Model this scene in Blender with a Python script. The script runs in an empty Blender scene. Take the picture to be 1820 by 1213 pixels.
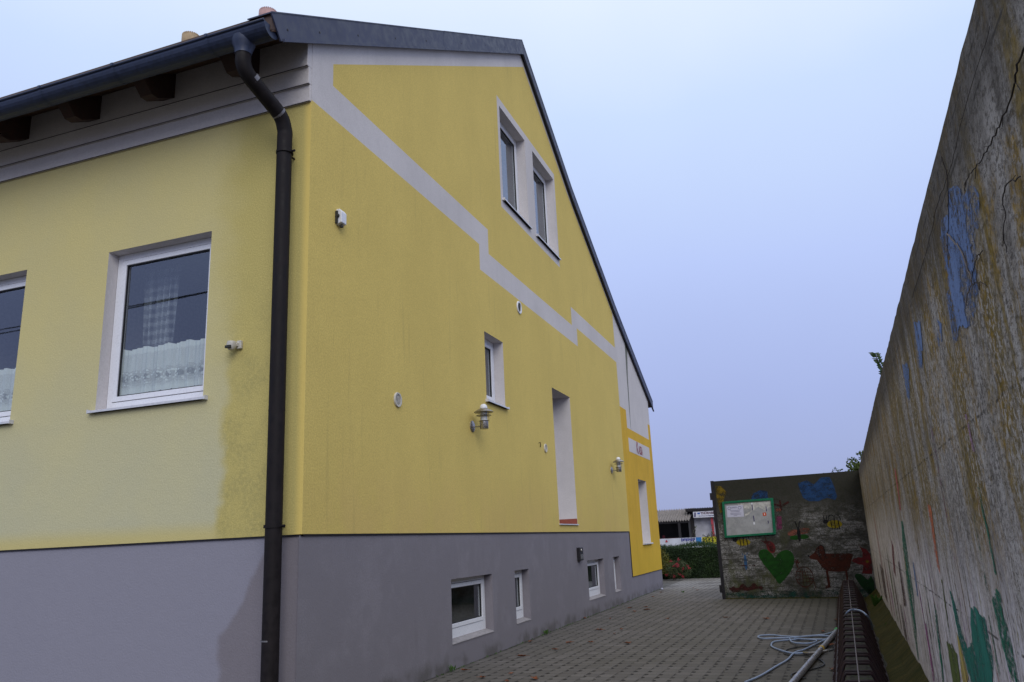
import bpy, math, random
from mathutils import Vector, Matrix
from mathutils.geometry import delaunay_2d_cdt
R = math.radians
random.seed(7)
sc = bpy.context.scene
# ---------------------------------------------------------------- camera
yaw, pit, rol = 0.341827, 0.250639, -0.045118
d = Vector((-math.sin(yaw)*math.cos(pit), math.cos(yaw)*math.cos(pit), math.sin(pit)))
r0 = Vector((math.cos(yaw), math.sin(yaw), 0)); u0 = r0.cross(d)
c, s = math.cos(rol), math.sin(rol)
rx, ux = r0*c + u0*s, u0*c - r0*s
cd = bpy.data.cameras.new("camera"); cam = bpy.data.objects.new("camera", cd); sc.collection.objects.link(cam)
M = Matrix(((rx.x, ux.x, -d.x, 4.6821), (rx.y, ux.y, -d.y, -6.767), (rx.z, ux.z, -d.z, 1.6), (0, 0, 0, 1)))
cam.matrix_world = M
cd.sensor_width = 36; cd.lens = 1402.48/1820*36; cd.clip_start = .05; cd.clip_end = 3000
sc.camera = cam
# ---------------------------------------------------------------- sky
w = bpy.data.worlds.new("World"); sc.world = w; w.use_nodes = True
nt = w.node_tree; nt.nodes.clear()
out = nt.nodes.new('ShaderNodeOutputWorld')
SUN_EL, SUN_AZ = R(33), R(150)     # overcast: only a soft, broad glow
sky = nt.nodes.new('ShaderNodeTexSky'); sky.sky_type = 'NISHITA'; sky.sun_disc = False
sky.sun_elevation = SUN_EL; sky.sun_rotation = SUN_AZ
b1 = nt.nodes.new('ShaderNodeBackground'); b1.inputs[1].default_value = .06
nt.links.new(sky.outputs[0], b1.inputs[0])
tc = nt.nodes.new('ShaderNodeTexCoord'); sp = nt.nodes.new('ShaderNodeSeparateXYZ'); nt.links.new(tc.outputs['Generated'], sp.inputs[0])
ns = nt.nodes.new('ShaderNodeTexNoise'); ns.inputs['Scale'].default_value = 1.6; ns.inputs['Detail'].default_value = 5
nt.links.new(tc.outputs['Generated'], ns.inputs['Vector'])
m1 = nt.nodes.new('ShaderNodeMath'); m1.operation = 'MULTIPLY_ADD'; nt.links.new(ns.outputs[0], m1.inputs[0]); m1.inputs[1].default_value = .16; nt.links.new(sp.outputs[2], m1.inputs[2])
cr = nt.nodes.new('ShaderNodeValToRGB'); nt.links.new(m1.outputs[0], cr.inputs[0])
E = cr.color_ramp.elements
SKY = [(0.0, (.26,.30,.50)), (.10, (.30,.345,.575)), (.25, (.37,.44,.74)), (.42, (.47,.57,.90)), (.60, (.58,.71,.96)), (.75, (.82,.90,1.05)), (1.0, (1.05,1.08,1.15))]
E[0].position = 0; E[0].color = (*SKY[0][1], 1); E[1].position = 1; E[1].color = (*SKY[-1][1], 1)
for p_, c_ in SKY[1:-1]:
    e = E.new(p_); e.color = (*c_, 1)
b2 = nt.nodes.new('ShaderNodeBackground'); b2.inputs[1].default_value = .93; nt.links.new(cr.outputs[0], b2.inputs[0])
mx = nt.nodes.new('ShaderNodeMixShader'); mx.inputs[0].default_value = .93
nt.links.new(b1.outputs[0], mx.inputs[1]); nt.links.new(b2.outputs[0], mx.inputs[2]); nt.links.new(mx.outputs[0], out.inputs[0])
sd = bpy.data.lights.new("sun", 'SUN'); sd.energy = 1.15; sd.angle = R(40); sd.color = (1, .96, .9)
so = bpy.data.objects.new("sun", sd); sc.collection.objects.link(so)
so.rotation_euler = (R(90)-SUN_EL, 0, math.pi - SUN_AZ)
vs = sc.view_settings; vs.view_transform = 'Standard'; vs.look = 'None'; vs.exposure = .27; vs.gamma = 1
try: vs.use_curve_mapping = False
except Exception: pass

# ---------------------------------------------------------------- helpers
def link(o): sc.collection.objects.link(o); return o
class MB:
    def __init__(s): s.v = []; s.f = []; s.m = []; s.sm = False
    def face(s, pts, mi=0):
        n = len(s.v); s.v += [tuple(p) for p in pts]; s.f.append(tuple(range(n, n+len(pts)))); s.m.append(mi)
    def quad(s, a, b, c_, d_, mi=0): s.face([a, b, c_, d_], mi)
    def box(s, x0, x1, y0, y1, z0, z1, mi=0):
        n = len(s.v)
        s.v += [(x0,y0,z0),(x1,y0,z0),(x1,y1,z0),(x0,y1,z0),(x0,y0,z1),(x1,y0,z1),(x1,y1,z1),(x0,y1,z1)]
        for f in ((0,3,2,1),(4,5,6,7),(0,1,5,4),(1,2,6,5),(2,3,7,6),(3,0,4,7)): s.f.append(tuple(n+i for i in f)); s.m.append(mi)
    def prism(s, poly, f3a, f3b, mi=0):
        """poly: 2D outline; f3a/f3b map (a,b) to 3D front/back"""
        n = len(s.v); k = len(poly)
        s.v += [tuple(f3a(*p)) for p in poly] + [tuple(f3b(*p)) for p in poly]
        s.f.append(tuple(range(n, n+k))); s.m.append(mi); s.f.append(tuple(range(n+2*k-1, n+k-1, -1))); s.m.append(mi)
        for i in range(k):
            j = (i+1) % k; s.f.append((n+i, n+k+i, n+k+j, n+j)); s.m.append(mi)
    def tube(s, pts, r, seg=8, mi=0, caps=True, smooth=True):
        pts = [Vector(p) for p in pts]; n0 = len(s.v); up = None
        for i, p in enumerate(pts):
            t = (pts[min(i+1, len(pts)-1)] - pts[max(i-1, 0)]).normalized()
            if up is None: up = Vector((0,0,1)) if abs(t.z) < .9 else Vector((0,1,0))
            a = t.cross(up).normalized(); b = a.cross(t).normalized(); up = b
            rr = r[i] if isinstance(r, (list, tuple)) else r
            for k in range(seg):
                th = 2*math.pi*k/seg; s.v.append(tuple(p + a*math.cos(th)*rr + b*math.sin(th)*rr))
        for i in range(len(pts)-1):
            for k in range(seg):
                k2 = (k+1) % seg; s.f.append((n0+i*seg+k, n0+i*seg+k2, n0+(i+1)*seg+k2, n0+(i+1)*seg+k)); s.m.append(mi)
        if caps:
            s.f.append(tuple(n0+k for k in range(seg))[::-1]); s.m.append(mi)
            e = n0+(len(pts)-1)*seg; s.f.append(tuple(e+k for k in range(seg))); s.m.append(mi)
        s.sm = s.sm or smooth
    def lathe(s, c0, prof, seg=24, mi=0, axis='z'):
        n0 = len(s.v)
        for (r, z) in prof:
            for k in range(seg):
                th = 2*math.pi*k/seg; a, b = r*math.cos(th), r*math.sin(th)
                if axis == 'z': s.v.append((c0[0]+a, c0[1]+b, c0[2]+z))
                elif axis == 'x': s.v.append((c0[0]+z, c0[1]+a, c0[2]+b))
                else: s.v.append((c0[0]+a, c0[1]-z, c0[2]+b))
        for i in range(len(prof)-1):
            for k in range(seg):
                k2 = (k+1) % seg; s.f.append((n0+i*seg+k, n0+i*seg+k2, n0+(i+1)*seg+k2, n0+(i+1)*seg+k)); s.m.append(mi)
        s.sm = True
    def build(s, name, mats, parent=None, bevel=0):
        me = bpy.data.meshes.new(name); me.from_pydata(s.v, [], s.f)
        if not isinstance(mats, (list, tuple)): mats = [mats]
        for m_ in mats: me.materials.append(m_)
        for p_, mi in zip(me.polygons, s.m): p_.material_index = mi
        me.update()
        if s.sm:
            for p_ in me.polygons: p_.use_smooth = len(p_.vertices) <= 4
            try: me.set_sharp_from_angle(angle=R(38))
            except Exception: pass
        o = link(bpy.data.objects.new(name, me))
        if parent is not None:
            o.parent = parent; o.matrix_parent_inverse = parent.matrix_basis.inverted()
        if bevel:
            b = o.modifiers.new("bevel", 'BEVEL'); b.width = bevel; b.segments = 2; b.limit_method = 'ANGLE'
        return o
def tag(o, label=None, cat=None, group=None, kind=None):
    if label: o['label'] = label
    if cat: o['category'] = cat
    if group: o['group'] = group
    if kind: o['kind'] = kind
    return o
def thing(name, loc, label, cat, group=None):
    o = link(bpy.data.objects.new(name, None)); o.location = loc; o.empty_display_size = .2
    return tag(o, label, cat, group)
def smooth_path(pts, n=6):
    P = [Vector(p) for p in pts]; o = []
    for i in range(len(P)-1):
        a, b, c_, d_ = P[max(i-1,0)], P[i], P[i+1], P[min(i+2, len(P)-1)]
        for k in range(n):
            t = k/n; o.append(.5*((2*b) + (c_-a)*t + (2*a-5*b+4*c_-d_)*t*t + (3*b-a-3*c_+d_)*t**3))
    o.append(P[-1]); return o
def inpoly(x, y, P):
    r = False; j = len(P)-1
    for i in range(len(P)):
        (xi, yi), (xj, yj) = P[i], P[j]
        if (yi > y) != (yj > y) and x < (xj-xi)*(y-yi)/(yj-yi)+xi: r = not r
        j = i
    return r
def rect(a0, a1, b0, b1): return [(a0,b0),(a1,b0),(a1,b1),(a0,b1)]

# ---- node materials
class NM:
    def __init__(s, name):
        s.m = bpy.data.materials.new(name); s.m.use_nodes = True; s.t = s.m.node_tree; s.n = s.t.nodes
        s.b = s.n.get('Principled BSDF'); s.o = s.n.get('Material Output')
        s.tc = s.n.new('ShaderNodeTexCoord')
        s.geo = None
    def L(s, a, b): s.t.links.new(a, b)
    def setv(s, sock, v):
        if hasattr(v, 'links') or isinstance(v, bpy.types.NodeSocket): s.L(v, sock)
        elif isinstance(v, (tuple, list)) and len(v) == 3 and sock.type == 'RGBA': sock.default_value = (*v, 1)
        else: sock.default_value = v
    def pos(s):
        if s.geo is None: s.geo = s.n.new('ShaderNodeNewGeometry')
        return s.geo.outputs['Position']
    def xyz(s):
        q = s.n.new('ShaderNodeSeparateXYZ'); s.L(s.pos(), q.inputs[0]); return q.outputs
    def noise(s, scale=5, detail=4, st=(1,1,1), rough=.55, off=(0,0,0), dist=0):
        mp = s.n.new('ShaderNodeMapping'); mp.inputs['Scale'].default_value = st; mp.inputs['Location'].default_value = off
        s.L(s.pos(), mp.inputs[0]); q = s.n.new('ShaderNodeTexNoise'); s.L(mp.outputs[0], q.inputs['Vector'])
        q.inputs['Scale'].default_value = scale; q.inputs['Detail'].default_value = detail; q.inputs['Roughness'].default_value = rough; q.inputs['Distortion'].default_value = dist
        return q.outputs[0]
    def vor(s, scale=5, st=(1,1,1), feat='F1', out_='Distance', rnd=1):
        mp = s.n.new('ShaderNodeMapping'); mp.inputs['Scale'].default_value = st
        s.L(s.pos(), mp.inputs[0]); q = s.n.new('ShaderNodeTexVoronoi'); q.feature = feat; s.L(mp.outputs[0], q.inputs['Vector'])
        q.inputs['Scale'].default_value = scale; q.inputs['Randomness'].default_value = rnd
        return q.outputs[out_]
    def math(s, op, a, b=0, c_=None):
        q = s.n.new('ShaderNodeMath'); q.operation = op; s.setv(q.inputs[0], a); s.setv(q.inputs[1], b)
        if c_ is not None: s.setv(q.inputs[2], c_)
        return q.outputs[0]
    def ramp(s, v, lo, hi, a=0., b=1., smooth=True):
        q = s.n.new('ShaderNodeMapRange'); q.interpolation_type = 'SMOOTHSTEP' if smooth else 'LINEAR'
        s.setv(q.inputs['Value'], v); q.inputs['From Min'].default_value = lo; q.inputs['From Max'].default_value = hi
        q.inputs['To Min'].default_value = a; q.inputs['To Max'].default_value = b; return q.outputs[0]
    def mix(s, f, a, b, mode='MIX'):
        q = s.n.new('ShaderNodeMix'); q.data_type = 'RGBA'; q.blend_type = mode
        s.setv(q.inputs[0], f); s.setv(q.inputs[6], a); s.setv(q.inputs[7], b); return q.outputs[2]
    def bump(s, h, strength=.3, dist=.01, prev=None):
        q = s.n.new('ShaderNodeBump'); q.inputs['Strength'].default_value = strength; q.inputs['Distance'].default_value = dist
        s.L(h, q.inputs['Height'])
        if prev is not None: s.L(prev, q.inputs['Normal'])
        return q.outputs[0]
    def fin(s, col, rough=.8, spec=.3, metal=0, nrm=None):
        s.setv(s.b.inputs['Base Color'], col); s.setv(s.b.inputs['Roughness'], rough)
        s.b.inputs['Specular IOR Level'].default_value = spec; s.b.inputs['Metallic'].default_value = metal
        if nrm is not None: s.L(nrm, s.b.inputs['Normal'])
        return s.m
def mul(c_, k): return tuple(x*k for x in c_)
def stucco(name, col, pale=None, var=.12, streak=.10, grain=.5):
    n = NM(name)
    big = n.noise(.9, 5, (1,1,.8)); fine = n.noise(48, 4, rough=.7); mid = n.noise(9, 4)
    st = n.noise(2.2, 5, (3,3,.35), off=(3,1,0))
    c_ = n.mix(n.ramp(big, .3, .72), mul(col, 1-var), mul(col, 1+var*.6))
    if pale: c_ = n.mix(n.math('MULTIPLY', n.ramp(n.noise(.55, 4, off=(9,2,4)), .4, .7), .7), c_, pale)
    c_ = n.mix(n.ramp(st, .5, .8, 0, streak), c_, mul(col, .55))
    c_ = n.mix(n.ramp(mid, .25, .75, .0, .16), c_, mul(col, .72))
    c_ = n.mix(n.ramp(fine, .36, .62, grain*.62, 0), c_, mul(col, .55))
    h = n.bump(fine, .5, .008); h = n.bump(mid, .25, .012, h)
    return n, c_, h
WHITE = (.62,.585,.58)
YEL = (.71,.545,.163)
def simple(name, col, rough=.6, metal=0, spec=.4, nscale=25, var=.2, bump=.1):
    n = NM(name); f = n.noise(nscale, 4); g = n.noise(nscale*.12, 4)
    c_ = n.mix(n.ramp(f, .3, .7), mul(col, 1-var), mul(col, 1+var*.5)); c_ = n.mix(n.ramp(g, .35, .75, 0, var*1.5), c_, mul(col, .6))
    return n.fin(c_, n.ramp(f, .3, .7, max(rough-.1, .05), min(rough+.12, 1)), spec, metal, n.bump(f, bump, .004) if bump else None)

MT = {}
n, c_, h = stucco('yellow_plaster', YEL, var=.05, streak=.03, grain=.6); 
z = n.xyz()[2]; c_ = n.mix(n.math('MULTIPLY', n.ramp(z, 1.78, 3.0, .30, 0), n.ramp(n.noise(1.3, 5, (1,1,.6), off=(1,8,2)), .35, .6)), c_, (.60,.41,.17)); sl = n.math('MULTIPLY', n.ramp(n.noise(5, 5, (2,2,.12), off=(0,2,1)), .56, .68), n.ramp(n.noise(.6, 3, off=(5,5,5)), .45, .6)); c_ = n.mix(n.math('MULTIPLY', sl, .16), c_, (.30,.24,.10)); MT['yellow'] = n.fin(c_, .92, .15, 0, h)
# street front: washed-out left part, darker, damp and algae-stained strip near the downpipe
n, c_, h = stucco('yellow_plaster_weathered', YEL, var=.1)
X = n.xyz(); wob = n.noise(1.6, 4, (1,1,1.2), off=(4,0,2)); wob2 = n.noise(7, 3)
e = n.math('ADD', X[0], n.math('MULTIPLY', n.math('SUBTRACT', wob, .5), .55)); e = n.math('ADD', e, n.math('MULTIPLY', n.math('SUBTRACT', wob2, .5), .05))
sharp = n.ramp(e, -1.10, -.92); soft = n.ramp(e, -1.35, -.75)
hz = n.ramp(X[2], 3.0, 4.4)
damp = n.mix(hz, sharp, soft)
pale = n.mix(n.ramp(n.noise(1.1, 5), .3, .7), (.55,.51,.30), (.64,.565,.27))
pale = n.mix(n.ramp(X[2], 1.8, 5.2), n.mix(.6, pale, (.51,.50,.36)), n.mix(.6, pale, (.62,.52,.21)))
pale = n.mix(n.ramp(n.noise(70, 3), .38, .66, .22, 0), pale, (.27,.25,.14))
c_ = n.mix(n.ramp(X[2], 1.8, 2.0, .8, 0), pale, (.56,.47,.18))
alg = n.math('MULTIPLY', n.ramp(n.noise(2.3, 7, off=(0,0,7), rough=.7), .38, .62), n.ramp(X[0], -.25, -.5))
alg = n.math('MULTIPLY', alg, n.ramp(n.noise(22, 4), .3, .62)); alg = n.math('MULTIPLY', alg, n.ramp(X[2], 5.2, 3.0))
wet = n.mix(n.math('MULTIPLY', alg, .42), (.56,.47,.17), (.28,.26,.12))
wet = n.mix(n.ramp(n.noise(70, 3), .38, .66, .3, 0), wet, (.26,.21,.06))
wet = n.mix(n.ramp(X[0], -.12, -.02), wet, YEL)
c_ = n.mix(damp, c_, wet); MT['yellow_front'] = n.fin(c_, .92, .15, 0, h)
n, c_, h = stucco('white_plaster', WHITE, var=.07, grain=.3); MT['white'] = n.fin(c_, .92, .15, 0, h)
# gable trim: dark runs just under the verge
n, c_, h = stucco('white_plaster_gable', WHITE, var=.07, grain=.35)
X = n.xyz(); top = n.ramp(n.math('SUBTRACT', X[2], n.math('MULTIPLY', X[1], .609)), 7.22, 7.5)
c_ = n.mix(n.math('MULTIPLY', n.math('MULTIPLY', top, n.ramp(n.noise(2.5, 6, (1,1.6,.3)), .5, .62)), .5), c_, (.15,.14,.12)); MT['white_gable'] = n.fin(c_, .92, .15, 0, h)
OR = (.70,.43,.05)
n, c_, h = stucco('orange_plaster', OR, streak=.35); z = n.xyz()[2]
MT['orange'] = n.fin(n.mix(n.ramp(z, 2.2, .7, 0, .35), c_, (.62,.44,.03)), .9, .15, 0, h)
GR = (.232,.216,.242)
n, c_, h = stucco('grey_plinth_plaster', GR, var=.08, grain=.35); z = n.xyz()[2]; dz = n.math('SUBTRACT', z, n.math('MULTIPLY', n.noise(3.5, 6, (1,1,.5), .7), .35)); c_ = n.mix(n.ramp(dz, -.12, .06, .65, 0), c_, (.085,.078,.07)); c_ = n.mix(n.math('MULTIPLY', n.ramp(n.noise(4, 6, (1.5,1.5,.25), .7, (2,2,2)), .55, .70), .13), c_, (.10,.09,.095)); c_ = n.mix(n.math('MULTIPLY', n.ramp(z, 1.74, 1.60), n.ramp(n.noise(2.2, 5, off=(3,0,0)), .4, .6)), c_, mul(GR, .86)); MT['plinth'] = n.fin(c_, .9, .2, 0, h)
z = n.xyz()[2]
n, c_, h = stucco('grey_plinth_plaster_damp', GR, var=.08, grain=.35)
X = n.xyz(); wb = n.noise(1.5, 5, off=(2,0,1)); e = n.math('ADD', X[0], n.math('MULTIPLY', n.math('SUBTRACT', wb, .5), .35))
bul = n.math('MULTIPLY', n.math('ABSOLUTE', n.math('SUBTRACT', X[2], .82)), n.math('MULTIPLY', n.ramp(X[2], .6, .95), .62))
e = n.math('SUBTRACT', e, bul)
c_ = n.mix(n.ramp(e, -.99, -.90), n.mix(.75, c_, (.262,.258,.315)), n.mix(.5, c_, (.185,.165,.185))); MT['plinth_front'] = n.fin(c_, .9, .2, 0, h)
MT['soffit'] = simple('dark_brown_soffit_wood', (.07,.035,.02), .7, nscale=30, var=.35)
MT['rafter'] = simple('rafter_wood', (.045,.022,.02), .75, nscale=14, var=.4)
MT['metal'] = simple('dark_coated_metal', (.030,.042,.085), .5, .1, .4, 18, .25, .05)
MT['verge'] = simple('grey_verge_sheet', (.038,.046,.088), .55, .1, .5, 9, .25, .04)
MT['pipe'] = simple('dark_brown_downpipe', (.015,.012,.013), .6, .0, .15, 12, .35, .05)
MT['solder'] = simple('solder_seam', (.22,.21,.22), .5, .6)
MT['roof'] = simple('roof_covering', (.09,.06,.05), .8, nscale=12, var=.3)
MT['pvc'] = simple('white_window_plastic', (.74,.75,.80), .35, 0, .5, 40, .04, 0)
MT['sill'] = simple('white_metal_sill', (.62,.62,.66), .4, .1, .5, 20, .1, .02)
MT['gasket'] = simple('black_gasket', (.015,.015,.018), .6)
MT['room'] = simple('dim_room', (.22,.22,.22), .9)
MT['brick'] = simple('red_brick_strip', (.28,.07,.045), .8, nscale=40)
MT['beige'] = simple('beige_vent_plastic', (.50,.31,.29), .7)
MT['beige2'] = simple('ochre_vent_plastic', (.40,.29,.17), .7)
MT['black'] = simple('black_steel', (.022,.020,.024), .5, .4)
MT['steelb'] = simple('brushed_steel', (.36,.34,.32), .3, .85, .5, 60, .2, .03)
MT['cream'] = simple('cream_plastic', (.55,.52,.46), .5)
MT['whitep'] = simple('white_plastic', (.7,.71,.76), .45, var=.08)
MT['darkgrille'] = simple('dark_vent_opening', (.03,.03,.028), .7)
MT['red'] = simple('red_paint', (.35,.02,.03), .6)
MT['hose'] = simple('pale_blue_hose_rubber', (.25,.32,.46), .45, 0, .5, 30, .1)
MT['cable'] = simple('black_cable', (.012,.012,.013), .5)
MT['alu'] = simple('galvanised_pole', (.42,.42,.45), .35, .7, .5, 30, .2)
MT['yellowp'] = simple('yellow_plastic', (.6,.38,.02), .5); MT['greenp'] = simple('green_plastic', (.04,.35,.07), .5)
MT['rackm'] = simple('rusty_brown_rack_paint', (.022,.008,.009), .6, .0, .3, 30, .4, .1)
MT['rod'] = simple('bare_steel_rod', (.16,.13,.13), .5, .4)
MT['leafd'] = simple('dry_leaf', (.20,.065,.025), .8, nscale=30, var=.4)
MT['vine'] = simple('dead_vine_bark', (.035,.026,.022), .9); MT['vine2'] = simple('pale_dead_vine', (.22,.18,.15), .9)
MT['boardg'] = simple('green_board_frame', (.0,.125,.058), .45); 
MT['bark'] = simple('tree_bark', (.07,.05,.035), .9)
# glass
n = NM('window_glass'); n.n.remove(n.b)
gl = n.n.new('ShaderNodeBsdfGlossy'); gl.inputs['Roughness'].default_value = .015; gl.inputs['Color'].default_value = (.85,.9,1,1)
tr = n.n.new('ShaderNodeBsdfTransparent'); tr.inputs['Color'].default_value = (.93,.97,.96,1)
lw = n.n.new('ShaderNodeLayerWeight'); lw.inputs[0].default_value = .5; fr_ = n.math('MULTIPLY_ADD', n.math('POWER', lw.outputs['Facing'], 4), .8, .13)
mx = n.n.new('ShaderNodeMixShader'); n.L(fr_, mx.inputs[0]); n.L(tr.outputs[0], mx.inputs[1]); n.L(gl.outputs[0], mx.inputs[2]); n.L(mx.outputs[0], n.o.inputs[0]); MT['glass'] = n.m
n = NM('frosted_lamp_glass'); MT['frost'] = n.fin((.62,.64,.66), .35, .5); n.b.inputs['Transmission Weight'].default_value = .25
def leafmat(name, a, b, scale=6):
    n = NM(name); f = n.noise(scale, 4); g = n.noise(scale*9, 2)
    c_ = n.mix(n.ramp(f, .35, .65), a, b); c_ = n.mix(n.ramp(g, .35, .7, .0, .5), c_, mul(a, .45))
    n.fin(c_, .5, .4); n.b.inputs['Subsurface Weight'].default_value = 0
    tl = n.n.new('ShaderNodeBsdfTranslucent'); n.setv(tl.inputs[0], c_)
    ad = n.n.new('ShaderNodeMixShader'); ad.inputs[0].default_value = .3; n.L(n.b.outputs[0], ad.inputs[1]); n.L(tl.outputs[0], ad.inputs[2]); n.L(ad.outputs[0], n.o.inputs[0])
    return n.m
MT['hedge'] = leafmat('hedge_leaves', (.022,.05,.014), (.045,.085,.02), 2)
MT['yshrub'] = leafmat('yellow_shrub_leaves', (.20,.17,.02), (.10,.12,.02), 3)
MT['bush'] = leafmat('flower_bush_leaves', (.06,.09,.03), (.10,.11,.05), 4)
MT['redfl'] = leafmat('red_blossom', (.42,.03,.05), (.5,.07,.10), 6)
MT['tree'] = leafmat('tree_leaves', (.05,.09,.02), (.13,.17,.03), 3)
MT['sprout'] = leafmat('dark_ivy_leaves', (.02,.045,.015), (.04,.08,.02), 9)
MT['weed'] = leafmat('weed_leaves', (.05,.12,.02), (.08,.16,.03), 8)

def concrete(name, front):
    n = NM(name); X = n.xyz(); z = X[2]
    hx = X[1] if front else X[0]
    ST = lambda a, b: (a, a, b)
    col = n.mix(n.ramp(n.noise(2.2, 6, ST(1.5,.7)), .36, .64), (.27,.245,.215), (.46,.43,.395)) if front else n.mix(n.ramp(n.noise(1.4, 5), .3, .7), (.12,.11,.095), (.18,.17,.15))
    col = n.mix(n.ramp(n.noise(5, 6, ST(1.3,.5), .75), .45, .70, 0, .6), col, (.12,.105,.09))
    if front:
        col = n.mix(n.ramp(n.noise(46, 6, ST(.55,1), .85), .47, .58, 0, .9), col, (.08,.068,.055))
        col = n.mix(n.math('MULTIPLY', n.ramp(n.noise(5.5, 6, ST(1.2,.45), .78, (9,3,3)), .54, .64), .6), col, (.07,.062,.05))
        pits = n.ramp(n.vor(55, ST(.6,1)), .10, .20, 1, 0); pits = n.math('MULTIPLY', pits, n.ramp(n.noise(9, 3, off=(2,9,0)), .45, .6)); col = n.mix(n.math('MULTIPLY', pits, .8), col, (.03,.026,.022))
        # ochre lichen runs, mostly on the upper half
        li = n.math('MULTIPLY', n.ramp(n.noise(3.6, 7, ST(1.0,.6), .75, (3,5,1)), .47, .60), n.ramp(n.noise(26, 6, ST(.6,.9), .85), .36, .52))
        li = n.math('MULTIPLY', li, n.ramp(z, 1.0, 1.9, .12, 1)); li2 = n.ramp(n.noise(28, 4), .35, .65)
        col = n.mix(n.math('MULTIPLY', li, .92), col, n.mix(li2, (.13,.082,.010), (.32,.195,.018)))
        br = n.math('MULTIPLY', n.ramp(n.noise(1.5, 5, ST(2.0,.25), .6, (4,1,6)), .49, .59), n.ramp(n.noise(34, 5, ST(.6,.9), .8), .30, .5)); br = n.math('MULTIPLY', br, n.ramp(z, .95, 1.7))
        col = n.mix(n.math('MULTIPLY', br, .8), col, n.mix(li2, (.10,.07,.012), (.22,.145,.014)))
        # flaked remains of an old pale paint coat
        fl = n.math('MULTIPLY', n.ramp(n.noise(44, 5, ST(.7,.6), .8, (1,2,3)), .52, .57), n.ramp(n.noise(2.5, 4, ST(1.2,.6), off=(7,1,2)), .42, .6))
        col = n.mix(n.math('MULTIPLY', fl, .75), col, (.50,.47,.44))
        pw = n.noise(6, 7, ST(1.1,.3), .82, (2,8,0)); pm = n.math('MULTIPLY', n.ramp(pw, .38, .47), n.ramp(n.math('SUBTRACT', z, n.ramp(X[1], -2, 6, 0, .35)), 1.75, .95))
        pm = n.math('MULTIPLY', pm, n.ramp(n.noise(40, 4, ST(1,.35)), .33, .5))
        col = n.mix(n.math('MULTIPLY', pm, .88), col, n.mix(n.ramp(n.noise(9, 2, ST(1.3,.05), off=(0,4,0)), .4, .6), (.74,.70,.73), (.58,.53,.52)))
        # thin faded paint dribbles
        for k, (cc, th) in enumerate([((.28,.12,.10), .70), ((.10,.17,.30), .71), ((.30,.20,.30), .69), ((.35,.30,.10), .71), ((.12,.07,.05), .66)]):
            q = n.ramp(n.noise(8.5, 3, ST(1.6,.09), .6, (k*5.3, k*7.1, k)), th-.05, th)
            q = n.math('MULTIPLY', q, n.ramp(z, 1.9, 1.2)); q = n.math('MULTIPLY', q, n.ramp(n.noise(35, 4, ST(1,.3), off=(0,k*3,0)), .4, .55))
            col = n.mix(n.math('MULTIPLY', q, .9), col, cc)
        td = n.ramp(n.math('ADD', z, n.math('MULTIPLY', n.noise(3, 5, ST(1,.3)), .45)), 2.80, 3.12)
        col = n.mix(n.math('MULTIPLY', td, .75), col, (.05,.042,.035))
        js = (2.0, 1.12, 2.85, 2.97); mz = .21
    else:
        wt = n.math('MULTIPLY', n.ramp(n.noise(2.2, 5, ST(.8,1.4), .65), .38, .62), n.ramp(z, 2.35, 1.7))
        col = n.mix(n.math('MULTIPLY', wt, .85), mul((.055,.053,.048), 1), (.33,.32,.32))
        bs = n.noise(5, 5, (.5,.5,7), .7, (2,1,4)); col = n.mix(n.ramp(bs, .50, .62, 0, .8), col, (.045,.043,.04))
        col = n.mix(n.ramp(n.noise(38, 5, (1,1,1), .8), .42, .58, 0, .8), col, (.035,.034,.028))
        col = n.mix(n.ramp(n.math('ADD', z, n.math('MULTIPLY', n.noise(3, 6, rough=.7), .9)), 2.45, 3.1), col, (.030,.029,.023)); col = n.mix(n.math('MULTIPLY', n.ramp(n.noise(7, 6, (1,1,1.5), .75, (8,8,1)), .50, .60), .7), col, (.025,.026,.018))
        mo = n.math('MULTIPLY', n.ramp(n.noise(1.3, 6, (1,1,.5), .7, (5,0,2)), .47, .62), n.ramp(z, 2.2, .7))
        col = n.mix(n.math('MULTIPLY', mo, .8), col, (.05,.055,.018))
        js = tuple(.24*i for i in range(1, 12)); mz = .02
    for i, zj in enumerate(js):
        a = n.math('ABSOLUTE', n.math('SUBTRACT', n.math('ADD', z, n.math('MULTIPLY', n.noise(4, 4), .03 if front else .008)), zj+(.015 if front else .004)), 0)
        col = n.mix(n.math('MULTIPLY', n.ramp(a, .003, .008 if front else .014, .8, 0), n.ramp(n.noise(9, 4, off=(i,i,0)), .42, .60)), col, (.035,.03,.025))
    mossn = n.math('ADD', z, n.math('MULTIPLY', n.noise(3, 5, off=(0,3,0)), -.06))
    col = n.mix(n.ramp(mossn, mz, mz-.05), col, n.mix(n.ramp(n.noise(12, 5, ST(1,.2)), .35, .65), (.035,.038,.008), (.085,.065,.018)))
    f = n.noise(45, 5, ST(1,.6), .7); h = n.bump(f, .6, .01); h = n.bump(n.noise(8, 5, ST(1,.4), .7), .5, .03, h)
    if front: h = n.bump(n.noise(110, 3), .5, .004, h)
    n.fin(col, .9, .2, 0, h); return n.m
MT['conc'] = concrete('weathered_painted_concrete', True)
MT['conc2'] = concrete('board_marked_concrete', False)
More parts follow.
